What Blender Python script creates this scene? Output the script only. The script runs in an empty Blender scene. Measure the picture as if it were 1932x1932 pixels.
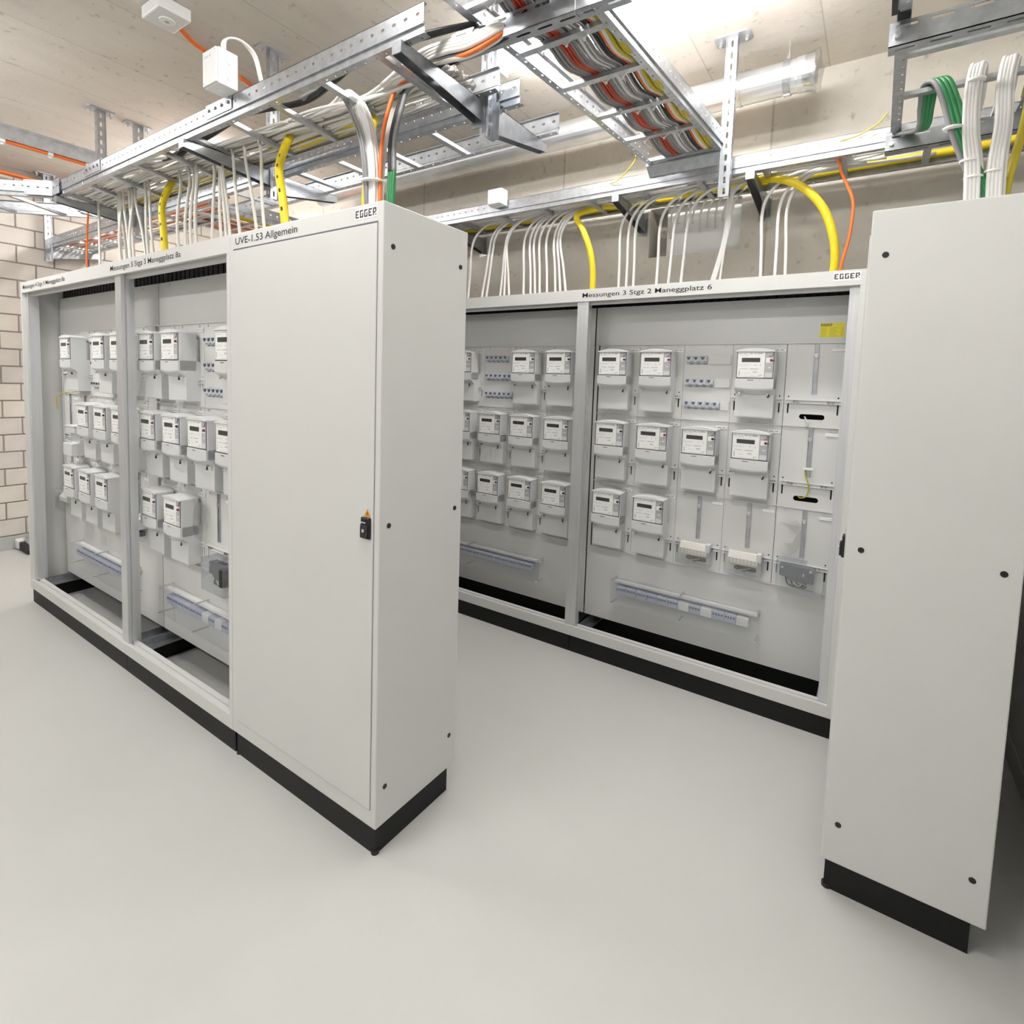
import bpy, bmesh, math, random
from mathutils import Vector, Matrix
random.seed(11)
S = bpy.context.scene
COL = S.collection
PI = math.pi

# ------------------------------------------------------------------ camera
cd = bpy.data.cameras.new('camera'); cam = bpy.data.objects.new('camera', cd); COL.objects.link(cam)
RT = Vector((0.83004555, 0.55672353, 0.0329135)); DN = Vector((0.0694841, -0.04467921, -0.99658202)); FW = Vector((-0.55335011, 0.82949544, -0.07576921))
m = Matrix.Identity(4)
for i in range(3):
    m[i][0] = RT[i]; m[i][1] = -DN[i]; m[i][2] = -FW[i]
m[0][3], m[1][3], m[2][3] = 1.25591, -1.14775, 1.57191
cam.matrix_world = m
cd.sensor_width = 36; cd.sensor_fit = 'HORIZONTAL'; cd.lens = 1019.22 / 1932 * 36
cd.shift_x = (966 - 969.49) / 1932; cd.shift_y = (798.025 - 966) / 1932
cd.clip_start = 0.02
S.camera = cam
# ------------------------------------------------------------------ world, exposure
w = bpy.data.worlds.new('world'); S.world = w; w.use_nodes = True
w.node_tree.nodes['Background'].inputs[0].default_value = (0.9, 0.95, 1, 1)
w.node_tree.nodes['Background'].inputs[1].default_value = 0.05
S.view_settings.view_transform = 'Standard'; S.view_settings.look = 'None'
S.view_settings.gamma = 1; S.view_settings.use_curve_mapping = False
S.view_settings.exposure = 0.52
LAMP = 40.0          # emission of the tubes' diffusers
# luminaires: (x0, x1, y): two lines run along the rows, one unseen fill lamp is added behind the photographer to brighten the fronts
LAMPS = [(-0.42, 1.10, 1.13), (-4.15, -2.72, 1.13), (-0.42, 1.10, -0.46), (-3.75, -2.25, -0.80), (-1.9, -0.4, -2.45)]
H = 3.2              # ceiling height
YW = 2.06            # back wall
YB = 1.611           # front of the back row
XL = -4.81           # left wall
XR = 1.85            # right wall

# ------------------------------------------------------------------ materials
MATS = {}
def mat(name, col, rough=0.5, metal=0.0, var=0.0, scale=8.0, bump=0.0, bscale=60.0, emit=0, stretch=None, spec=0.5):
    if name in MATS: return MATS[name]
    M = bpy.data.materials.new(name); M.use_nodes = True; nt = M.node_tree; N = nt.nodes; L = nt.links
    b = N['Principled BSDF']
    b.inputs['Base Color'].default_value = (*col, 1); b.inputs['Roughness'].default_value = rough
    b.inputs['Metallic'].default_value = metal; b.inputs['Specular IOR Level'].default_value = spec
    if emit:
        b.inputs['Emission Color'].default_value = (*col, 1); b.inputs['Emission Strength'].default_value = emit
    if var or bump:
        tc = N.new('ShaderNodeTexCoord'); mp = N.new('ShaderNodeMapping'); L.new(tc.outputs['Object'], mp.inputs[0])
        if stretch: mp.inputs['Scale'].default_value = stretch
    if var:
        n = N.new('ShaderNodeTexNoise'); n.inputs['Scale'].default_value = scale; n.inputs['Detail'].default_value = 5
        L.new(mp.outputs[0], n.inputs['Vector'])
        r = N.new('ShaderNodeMapRange'); r.inputs[3].default_value = 1 - var; r.inputs[4].default_value = 1 + var
        r.inputs[1].default_value = 0.3; r.inputs[2].default_value = 0.7
        L.new(n.outputs[0], r.inputs[0])
        mx = N.new('ShaderNodeMix'); mx.data_type = 'RGBA'; mx.blend_type = 'MULTIPLY'; mx.inputs[0].default_value = 1
        mx.inputs[6].default_value = (*col, 1); L.new(r.outputs[0], mx.inputs[7]); L.new(mx.outputs[2], b.inputs['Base Color'])
    if bump:
        n2 = N.new('ShaderNodeTexNoise'); n2.inputs['Scale'].default_value = bscale; n2.inputs['Detail'].default_value = 4
        L.new(mp.outputs[0], n2.inputs['Vector'])
        bm_ = N.new('ShaderNodeBump'); bm_.inputs['Strength'].default_value = bump; bm_.inputs['Distance'].default_value = 0.01
        L.new(n2.outputs[0], bm_.inputs['Height']); L.new(bm_.outputs[0], b.inputs['Normal'])
    MATS[name] = M; return M
def concrete(name, col, axis, pitch, off=0.0, dark=0.8, wid=0.006, stain=0.25):
    M = mat(name, col, 0.85); nt = M.node_tree; N = nt.nodes; L = nt.links; b = N['Principled BSDF']
    tc = N.new('ShaderNodeTexCoord'); sp = N.new('ShaderNodeSeparateXYZ'); L.new(tc.outputs['Object'], sp.inputs[0])
    def math_(op, a, v=None):
        n = N.new('ShaderNodeMath'); n.operation = op
        if isinstance(a, (int, float)): n.inputs[0].default_value = a
        else: L.new(a, n.inputs[0])
        if v is not None:
            if isinstance(v, (int, float)): n.inputs[1].default_value = v
            else: L.new(v, n.inputs[1])
        return n.outputs[0]
    nz = N.new('ShaderNodeTexNoise'); nz.inputs['Scale'].default_value = 1.6; nz.inputs['Detail'].default_value = 8; L.new(tc.outputs['Object'], nz.inputs['Vector'])
    mp = N.new('ShaderNodeMapping'); L.new(tc.outputs['Object'], mp.inputs[0])
    sc = [14, 14, 14]; sc['XYZ'.index('Y' if axis == 'X' else 'X')] = 1.5; mp.inputs['Scale'].default_value = sc
    n2 = N.new('ShaderNodeTexNoise'); n2.inputs['Scale'].default_value = 1.0; n2.inputs['Detail'].default_value = 6; L.new(mp.outputs[0], n2.inputs['Vector'])
    n3 = N.new('ShaderNodeTexNoise'); n3.inputs['Scale'].default_value = 22; n3.inputs['Detail'].default_value = 4; L.new(tc.outputs['Object'], n3.inputs['Vector'])
    c = math_('ADD', sp.outputs[axis], off); c = math_('DIVIDE', c, pitch); f = math_('FRACT', c)
    f = math_('SUBTRACT', f, 0.5); f = math_('ABSOLUTE', f); line = math_('GREATER_THAN', f, 0.5 - wid / pitch / 2)
    cell = math_('FLOOR', c)
    wn = N.new('ShaderNodeTexWhiteNoise'); wn.noise_dimensions = '1D'; L.new(cell, wn.inputs['W'])
    t = math_('MULTIPLY', wn.outputs['Value'], 0.10); t = math_('ADD', t, 0.95)
    a = math_('SUBTRACT', nz.outputs[0], 0.5); a = math_('MULTIPLY', a, stain * 2.2); t = math_('ADD', t, a)
    a = math_('SUBTRACT', n2.outputs[0], 0.5); a = math_('MULTIPLY', a, stain * 0.9); t = math_('ADD', t, a)
    a = math_('SUBTRACT', n3.outputs[0], 0.62); a = math_('MAXIMUM', a, 0.0); a = math_('MULTIPLY', a, -2.2); t = math_('ADD', t, a)
    ln = math_('MULTIPLY', line, 1 - dark); t = math_('SUBTRACT', t, ln)
    mx = N.new('ShaderNodeMix'); mx.data_type = 'RGBA'; mx.blend_type = 'MULTIPLY'; mx.inputs[0].default_value = 1
    mx.inputs[6].default_value = (*col, 1); L.new(t, mx.inputs[7]); L.new(mx.outputs[2], b.inputs['Base Color'])
    bu = N.new('ShaderNodeBump'); bu.inputs['Strength'].default_value = 0.15; bu.inputs['Distance'].default_value = 0.01; L.new(n3.outputs[0], bu.inputs['Height']); L.new(bu.outputs[0], b.inputs['Normal'])
    return M
def clear(name, tint=(0.95, 0.96, 0.97), gloss=0.12):
    M = bpy.data.materials.new(name); M.use_nodes = True; nt = M.node_tree; N = nt.nodes; L = nt.links
    N.remove(N['Principled BSDF']); o = N['Material Output']
    t = N.new('ShaderNodeBsdfTransparent'); t.inputs[0].default_value = (*tint, 1)
    g = N.new('ShaderNodeBsdfGlossy'); g.inputs['Roughness'].default_value = 0.08
    x = N.new('ShaderNodeMixShader'); x.inputs[0].default_value = gloss
    L.new(t.outputs[0], x.inputs[1]); L.new(g.outputs[0], x.inputs[2]); L.new(x.outputs[0], o.inputs[0])
    MATS[name] = M; return M
mat('paint', (0.66, 0.66, 0.645), 0.42, var=0.015, scale=3)
mat('plate', (0.65, 0.65, 0.64), 0.5)
mat('panel', (0.71, 0.71, 0.70), 0.5)
mat('alu', (0.66, 0.67, 0.68), 0.38, 0.55, var=0.05, scale=4, stretch=(40, 40, 1))
mat('galv', (0.50, 0.52, 0.55), 0.33, 0.9, var=0.14, scale=30)
mat('galv_dark', (0.33, 0.345, 0.36), 0.4, 0.85, var=0.18, scale=25)
mat('chrome', (0.75, 0.75, 0.75), 0.25, 0.9)
mat('inner_shade', (0.03, 0.03, 0.03), 0.7)  # shade of the unlit cabinet interior, put into the colour
mat('black', (0.012, 0.012, 0.012), 0.5)
mat('plinth', (0.010, 0.010, 0.0095), 0.5, var=0.1, spec=0.25)
mat('meter', (0.66, 0.67, 0.67), 0.42)
mat('meter_cap', (0.72, 0.73, 0.73), 0.4)
mat('label', (0.86, 0.86, 0.85), 0.45)
mat('print', (0.25, 0.25, 0.27), 0.6)
mat('print_pale', (0.58, 0.58, 0.60), 0.6)
mat('ink', (0.02, 0.02, 0.025), 0.6)
mat('lcd', (0.055, 0.058, 0.055), 0.25)
mat('module', (0.45, 0.45, 0.47), 0.45)
mat('seal_red', (0.16, 0.012, 0.03), 0.4)
mat('seal_black', (0.015, 0.014, 0.016), 0.4)
mat('mcb', (0.60, 0.63, 0.68), 0.45)
mat('mcb_dark', (0.10, 0.11, 0.13), 0.5)
mat('terminal', (0.78, 0.74, 0.66), 0.5)
mat('strip_blue', (0.45, 0.48, 0.60), 0.45)
mat('white_plastic', (0.76, 0.76, 0.76), 0.45)
mat('cable_white', (0.66, 0.635, 0.585), 0.45)
mat('cable_bright', (0.74, 0.73, 0.71), 0.45)
mat('cable_yellow', (0.74, 0.57, 0.02), 0.45)
mat('cable_olive', (0.50, 0.40, 0.02), 0.45)
mat('cable_orange', (0.80, 0.17, 0.03), 0.45)
mat('cable_red', (0.42, 0.05, 0.02), 0.45)
mat('cable_green', (0.02, 0.19, 0.06), 0.4)
mat('cable_black', (0.02, 0.02, 0.022), 0.45)
mat('cable_grey', (0.24, 0.235, 0.24), 0.5)
mat('tie', (0.80, 0.79, 0.76), 0.5)
mat('sticker', (0.78, 0.70, 0.04), 0.5)
mat('warn', (0.80, 0.30, 0.02), 0.5)
mat('brick', (0.66, 0.61, 0.56), 0.85, var=0.06, scale=9, bump=0.1)
mat('mortar', (0.33, 0.28, 0.25), 0.9)
mat('wall_paint', (0.62, 0.62, 0.60), 0.8)
mat('base_paint', (0.47, 0.48, 0.465), 0.5)
mat('floor', (0.55, 0.555, 0.535), 0.42, var=0.035, scale=1.2, bump=0.02, bscale=220)
mat('duct', (0.72, 0.74, 0.76), 0.3, 0.85, var=0.08, scale=8)
mat('lamp', (1.0, 0.99, 0.975), 0.5, emit=LAMP)
mat('lamp_body', (0.75, 0.75, 0.75), 0.5)
mat('rubber', (0.018, 0.017, 0.018), 0.6)
mat('device_grey', (0.30, 0.31, 0.31), 0.5)
concrete('ceiling', (0.70, 0.65, 0.585), 'X', 0.53, off=0.11, dark=0.78, stain=0.16)
concrete('wall_concrete', (0.55, 0.515, 0.455), 'X', 1.25, off=0.55, dark=0.72, wid=0.012, stain=0.2)
clear('clear'); clear('film', (0.97, 0.97, 0.97), 0.22)

# ------------------------------------------------------------------ mesh helpers
class MB:
    def __init__(s): s.v = []; s.f = []
    def quad8(s, P):
        n = len(s.v); s.v += [tuple(p) for p in P]
        s.f += [(n, n+3, n+2, n+1), (n+4, n+5, n+6, n+7), (n, n+1, n+5, n+4), (n+1, n+2, n+6, n+5), (n+2, n+3, n+7, n+6), (n+3, n, n+4, n+7)]
        return s
    def box(s, x0, x1, y0, y1, z0, z1):
        return s.quad8([(x0, y0, z0), (x1, y0, z0), (x1, y1, z0), (x0, y1, z0), (x0, y0, z1), (x1, y0, z1), (x1, y1, z1), (x0, y1, z1)])
    def obox(s, o, u, v, n, a, b, c):
        P = []
        for k in (c[0], c[1]):
            for (i, j) in ((a[0], b[0]), (a[1], b[0]), (a[1], b[1]), (a[0], b[1])): P.append(o + u*i + v*j + n*k)
        return s.quad8(P)
    def prism(s, poly, axis, a, b):           # poly in the two other axes, in xyz order
        n = len(s.v); k = len(poly)
        for t in (a, b):
            for p in poly:
                q = list(p); q.insert('xyz'.index(axis), t); s.v.append(tuple(q))
        s.f.append(tuple(range(n, n+k))); s.f.append(tuple(range(n+2*k-1, n+k-1, -1)))
        for i in range(k):
            j = (i+1) % k; s.f.append((n+i, n+k+i, n+k+j, n+j))
        return s
    def tube(s, path, r, n=8, cap=True):
        path = [Vector(p) for p in path]; base = len(s.v); N = len(path)
        t0 = (path[1]-path[0]).normalized(); up = Vector((0, 0, 1)) if abs(t0.z) < 0.9 else Vector((1, 0, 0))
        a = t0.cross(up).normalized()
        for i, p in enumerate(path):
            t = (path[min(i+1, N-1)]-path[max(i-1, 0)])
            t = t.normalized() if t.length > 1e-9 else t0
            a = (a - t*a.dot(t)).normalized(); b = t.cross(a)
            rr = r[i] if isinstance(r, (list, tuple)) else r
            for k in range(n):
                an = 2*PI*k/n; s.v.append(tuple(p + a*(math.cos(an)*rr) + b*(math.sin(an)*rr)))
        for i in range(N-1):
            for k in range(n):
                k2 = (k+1) % n; s.f.append((base+i*n+k, base+i*n+k2, base+(i+1)*n+k2, base+(i+1)*n+k))
        if cap:
            s.f.append(tuple(base+k for k in range(n-1, -1, -1))); s.f.append(tuple(base+(N-1)*n+k for k in range(n)))
        return s
    def cyl(s, p0, p1, r, n=12): return s.tube([p0, p1], r, n)
    def slotted(s, o, u, v, nn, L, B0, B1, t, pitch, hl, hw, vc, start=None):
        """a strip along u from 0..L, v from B0..B1, thickness t along nn, with rounded slots hl x hw every pitch at v = vc"""
        k = max(1, int(L / pitch)); p = L / k
        hv = min(vc - B0, B1 - vc, hw*0.5 + 0.006)
        if vc - hv > B0 + 1e-5: s.obox(o, u, v, nn, (0, L), (B0, vc-hv), (0, t))
        if vc + hv < B1 - 1e-5: s.obox(o, u, v, nn, (0, L), (vc+hv, B1), (0, t))
        A = p/2; q = 16
        for i in range(k):
            c = o + u*(p*(i+0.5)) + v*vc; n = len(s.v)
            for kk in (0, t):
                for j in range(q):
                    th = 2*PI*j/q; cx, sx = math.cos(th), math.sin(th)
                    if hl >= hw:
                        r = hw/2; ix = (math.copysign(hl/2-r, cx) if abs(cx) > 1e-6 else 0) + r*cx; iy = r*sx
                    else:
                        r = hl/2; iy = (math.copysign(hw/2-r, sx) if abs(sx) > 1e-6 else 0) + r*sx; ix = r*cx
                    sc = 1/max(abs(cx), abs(sx))
                    s.v.append(tuple(c + u*ix + v*iy + nn*kk)); s.v.append(tuple(c + u*(A*cx*sc) + v*(hv*sx*sc) + nn*kk))
            for j in range(q):
                j2 = (j+1) % q
                s.f.append((n+2*j, n+2*j2, n+2*j2+1, n+2*j+1))
                s.f.append((n+2*q+2*j, n+2*q+2*j+1, n+2*q+2*j2+1, n+2*q+2*j2))
                s.f.append((n+2*j, n+2*q+2*j, n+2*q+2*j2, n+2*j2))
        return s
    def mesh(s, name, mt, bevel=0.0, smooth=False, seg=2):
        me = bpy.data.meshes.new(name); me.from_pydata(s.v, [], s.f)
        bm = bmesh.new(); bm.from_mesh(me)
        if bevel:
            bm.normal_update()
            es = [e for e in bm.edges if len(e.link_faces) == 2 and e.calc_face_angle(0) > 0.7]
            bmesh.ops.bevel(bm, geom=es, offset=bevel, segments=seg, affect='EDGES', profile=0.5)
        bmesh.ops.recalc_face_normals(bm, faces=bm.faces)
        bm.to_mesh(me); bm.free()
        if smooth:
            for p in me.polygons: p.use_smooth = True
        me.materials.append(MATS[mt] if isinstance(mt, str) else mt)
        return me
    def build(s, name, mt, parent=None, **k): return link(name, s.mesh(name, mt, **k), parent)
def link(name, me, parent=None, loc=None):
    o = bpy.data.objects.new(name, me); COL.objects.link(o)
    if parent is not None: o.parent = parent
    if loc: o.location = loc
    return o
USED = {}
def tag(o, label, cat, group=None):
    o['label'] = label; o['category'] = cat
    if group: o['group'] = group
    return o
def thing(name, label, cat, loc=(0, 0, 0), group=None, rz=0):
    o = bpy.data.objects.new(name, None); COL.objects.link(o); o.location = loc; o.rotation_euler = (0, 0, rz); o.empty_display_size = 0.05
    return tag(o, label, cat, group)
def struct(o): o['kind'] = 'structure'; return o
def smooth_path(P, seg=8):
    P = [Vector(p) for p in P]; out = []
    Q = [P[0]*2-P[1]] + P + [P[-1]*2-P[-2]]
    for i in range(1, len(Q)-2):
        a, b, c, d = Q[i-1], Q[i], Q[i+1], Q[i+2]
        for k in range(seg):
            t = k/seg
            out.append(0.5*((2*b) + (c-a)*t + (2*a-5*b+4*c-d)*t*t + (3*b-a-3*c+d)*t**3))
    out.append(P[-1]); return out
def cable(name, P, r, mt, label, group=None, seg=7, n=8, cat='cable'):
    o = MB().tube(smooth_path(P, seg), r, n).build(name, mt, smooth=True)
    return tag(o, label, cat, group)
def tie(parent, path_pts, i, r, mt='tie'):
    p = Vector(path_pts[i]); t = (Vector(path_pts[i+1])-p).normalized()
    MB().tube([p - t*0.003, p + t*0.003], r, 10).build('cable_tie', mt, parent)
def curve_plate(name, rects, thick, mt):
    """flat plate in xz (front towards -y) from closed loops, first the outline, then its holes"""
    cu = bpy.data.curves.new(name, 'CURVE'); cu.dimensions = '2D'; cu.fill_mode = 'BOTH'; cu.extrude = thick/2
    for loop in rects:
        sp = cu.splines.new('POLY'); sp.points.add(len(loop)-1); sp.use_cyclic_u = True
        for p, q in zip(sp.points, loop): p.co = (q[0], q[1], 0, 1)
    ob = bpy.data.objects.new(name, cu); COL.objects.link(ob); dg = bpy.context.evaluated_depsgraph_get()
    me = bpy.data.meshes.new_from_object(ob.evaluated_get(dg)); bpy.data.objects.remove(ob); bpy.data.curves.remove(cu)
    me.transform(Matrix.Rotation(PI/2, 4, 'X')); me.name = name; me.materials.clear(); me.materials.append(MATS[mt]); return me
def capsule(cx, cz, hw, hh, n=8):
    r = min(hw, hh); L = []
    for k in range(2*n):
        a = 2*PI*(k+0.5)/(2*n); c, s_ = math.cos(a), math.sin(a)
        L.append((cx + math.copysign(hw-r, c) + r*c, cz + math.copysign(hh-r, s_) + r*s_))
    return L
def rect(x0, x1, z0, z1): return [(x0, z0), (x1, z0), (x1, z1), (x0, z1)]
def text(s, x0, z0, width, cap, y, parent, mt='ink', name='lettering'):
    cu = bpy.data.curves.new(name, 'FONT'); cu.body = s; cu.size = 1; cu.extrude = 0.0; cu.resolution_u = 3; cu.offset = 0.006
    ob = bpy.data.objects.new(name, cu); COL.objects.link(ob); dg = bpy.context.evaluated_depsgraph_get()
    me = bpy.data.meshes.new_from_object(ob.evaluated_get(dg)); bpy.data.objects.remove(ob); bpy.data.curves.remove(cu)
    xs = [v.co.x for v in me.vertices]; a, b = min(xs), max(xs)
    for v in me.vertices:
        x, z = v.co.x, v.co.y
        v.co = ((x-a)/(b-a)*width + x0, y, z/0.729*cap + z0)
    me.materials.clear(); me.materials.append(MATS[mt]); o = link(name, me, parent); return o
def egger(x0, z0, width, hgt, y, parent, mt='ink'):
    """block lettering, five letters on a 5 x 6 grid"""
    G = {'E': [(0, 0, 1.2, 6), (1.2, 0, 4, 1.1), (1.2, 2.5, 3, 3.5), (1.2, 4.9, 4, 6)],
         'G': [(0, 0, 1.2, 6), (1.2, 0, 4, 1.1), (2.8, 1.1, 4, 3.6), (1.2, 4.9, 4, 6)],
         'R': [(0, 0, 1.2, 6), (1.2, 4.9, 4, 6), (2.8, 2.6, 4, 4.9), (1.2, 1.8, 2.9, 2.9), (2.9, 0, 4, 1.0)]}
    mb = MB(); sx = width/(4*5+1.3*4); sz = hgt/6; x = x0
    for ch in 'EGGER':
        for a, b, c, d in G[ch]: mb.box(x+a*sx, x+c*sx, y-0.0004, y, z0+b*sz, z0+d*sz)
        x += 5.3*sx
    return mb.build('lettering', mt, parent)

# ------------------------------------------------------------------ room shell
struct(MB().box(XL-0.15, XR+0.15, -3.4, YW+0.25, -0.1, 0).build('floor', 'floor'))
struct(MB().box(XL-0.15, XR+0.15, -3.4, YW+0.25, H, H+0.12).build('ceiling', 'ceiling'))
struct(MB().box(XR, XR+0.15, -3.3, YW, 0, H).build('wall_right', 'wall_paint'))
struct(MB().box(XL, XR, -3.4, -3.3, 0, H).build('wall_front', 'wall_paint'))
# back wall with the opening where the cables pass through
OX0, OX1, OZ0, OZ1 = 0.055, 0.57, 2.345, 2.63
wb = struct(MB().box(XL, OX0, YW, YW+0.2, 0, H).box(OX1, XR, YW, YW+0.2, 0, H).box(OX0, OX1, YW, YW+0.2, 0, OZ0).box(OX0, OX1, YW, YW+0.2, OZ1, H).build('wall_back', 'wall_concrete'))
MB().box(OX0+0.09, OX1, YW+0.05, YW+0.07, OZ0, OZ1).build('fire_stop_board', 'white_plastic', wb)
MB().box(OX0, OX0+0.09, YW+0.14, YW+0.16, OZ0, OZ1).build('opening_back', 'wall_concrete', wb)
# left wall of sand-lime blocks
wl = struct(MB().box(XL-0.12, XL, -3.3, YW, 0, H).build('wall_left', 'mortar'))
CH = 0.1445; BLN = 0.25
bk = MB().box(0, 0.014, 0.004, BLN-0.006, 0.005, CH-0.006).mesh('brick', 'brick', bevel=0.003, seg=1)
bmats = []
for i in range(4):
    f = 0.96 + 0.03*i; bmats.append(mat('brick_%d' % i, (0.66*f, 0.61*f, 0.56*f*(1.01-0.01*i)), 0.85, var=0.05, scale=9, bump=0.1))
bms = []
for mm in bmats:
    c = bk.copy(); c.materials.clear(); c.materials.append(mm); bms.append(c)
for r in range(22):
    z = 0.1185 + r*CH
    if z + CH > H + 0.01: break
    y = -0.70 + (0.05 if r % 2 == 0 else 0.175) + 0.0
    while y < YW - 0.02:
        link('brick', random.choice(bms), wl, (XL-0.006, y, z)); y += BLN
for (nm, a) in (('baseboard_left', (XL, XL+0.012, -3.3, YW, 0, 0.115)), ('baseboard_right', (XR-0.012, XR, -3.3, YW, 0, 0.1)), ('baseboard_front', (XL, XR, -3.3, -3.288, 0, 0.1))):
    struct(MB().box(*a).build(nm, 'base_paint', bevel=0.004))

# ------------------------------------------------------------------ luminaires
lt = MB().box(0, 1, -0.05, 0.05, 0, 0.03)
LL = ['linear ceiling light shining above the crossing cable ladder', 'linear ceiling light far left behind the long cable ladder', 'linear ceiling light over the aisle in front of the rows', 'linear ceiling light over the left part of the front aisle', 'added linear fill light behind the photographer']
for (x0, x1, y), lb in zip(LAMPS, LL):
    t = thing('ceiling_light', lb, 'light', (x0, y, H-0.085), 'linear ceiling lights')
    n = x1-x0
    MB().box(0, n, -0.045, 0.045, 0.05, 0.084).build('housing', 'lamp_body', t, bevel=0.004)
    MB().prism([(-0.055, 0.05), (-0.058, 0.028), (-0.048, 0.008), (-0.028, -0.004), (0.028, -0.004), (0.048, 0.008), (0.058, 0.028), (0.055, 0.05)], 'x', 0.01, n-0.01).build('diffuser', 'lamp', t)
    for e in (0, n-0.01): MB().box(e, e+0.01, -0.06, 0.06, -0.006, 0.055).build('end_cap', 'lamp_body', t)

# ------------------------------------------------------------------ closed cabinets
TOP = 2.1
def closed_cabinet(name, label, loc, rz, wid, words, mark):
    t = thing(name, label, 'cabinet', loc, None, rz); D = 0.4
    MB().box(-wid, 0, 0.0, D, 0.1, TOP).build('body', 'paint', t, bevel=0.004)
    p = MB()
    p.box(-wid+0.012, -0.012, 0.012, 0.03, 0, 0.1); p.box(-wid+0.012, -0.012, D-0.05, D-0.032, 0, 0.1)
    p.box(-0.03, -0.012, 0.03, D-0.05, 0, 0.1); p.box(-wid+0.012, -wid+0.03, 0.03, D-0.05, 0, 0.1)
    p.build('plinth', 'plinth', t)
    for fx in (-wid+0.02, -0.02):
        MB().cyl((fx, 0.02, 0.0), (fx, 0.02, 0.012), 0.014, 12).build('levelling_foot', 'rubber', t)
    d0, d1, e0, e1 = -wid+0.028, -0.025, 0.160, 2.036
    MB().box(d0, d1, -0.0035, 0.002, e0, e1).build('door', 'paint', t, bevel=0.0015, seg=1)
    MB().box(d0-0.001, d1+0.001, -0.0008, 0.0, e1, e1+0.006).box(d0-0.0025, d0, -0.0005, 0, e0, e1).box(d1, d1+0.0018, -0.0005, 0, e0, e1).box(d0, d1, -0.0005, 0, e0-0.003, e0).build('door_gap', 'mcb_dark', t)
    h = MB().box(-0.074, -0.034, -0.012, 0.0, 1.062, 1.13).build('lock_case', 'black', t, bevel=0.003)
    MB().box(-0.070, -0.038, -0.018, -0.012, 1.066, 1.108).build('handle', 'rubber', h, bevel=0.002)
    MB().cyl((-0.054, -0.020, 1.090), (-0.054, -0.018, 1.090), 0.006, 14).build('key_cylinder', 'chrome', h)
    MB().box(-0.066, -0.044, -0.0185, -0.018, 1.114, 1.118).build('logo_mark', 'print_pale', h)
    wt = MB().prism([(-0.066, 1.133), (-0.036, 1.133), (-0.051, 1.158)], 'y', -0.0042, -0.0036).build('warning_triangle', 'warn', t)
    MB().prism([(-0.0525, 1.136), (-0.047, 1.144), (-0.0505, 1.144), (-0.049, 1.152), (-0.0545, 1.143), (-0.051, 1.143)], 'y', -0.0047, -0.0042).build('lightning_mark', 'ink', wt)
    for y in (0.039, D-0.039):
        for z in (1.971, 1.104, 0.229):
            MB().cyl((-0.001, y, z), (0.0022, y, z), 0.0085, 20).build('cover_cap', 'black', t, bevel=0.0006, seg=1)
    if words: text(words, -wid+0.042, 2.0575, 0.387, 0.026, -0.0006, t)
    if mark:
        MB().box(-0.128, -0.028, -0.0006, 0, 2.0555, 2.0885).build('logo_plate', 'label', t)
        egger(-0.125, 2.0605, 0.093, 0.0225, -0.0006, t)
    return t
closed_cabinet('closed_cabinet', 'tall closed grey cabinet with door lettered UVE-1.53 Allgemein, in the middle', (0, 0, 0), 0, 0.853, 'UVE-1.53 Allgemein', True)
closed_cabinet('closed_cabinet', 'tall closed grey cabinet at the right edge, its side panel with black caps in view', (1.211, 0.756, 0), -PI/2, 0.85, None, False)

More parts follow.
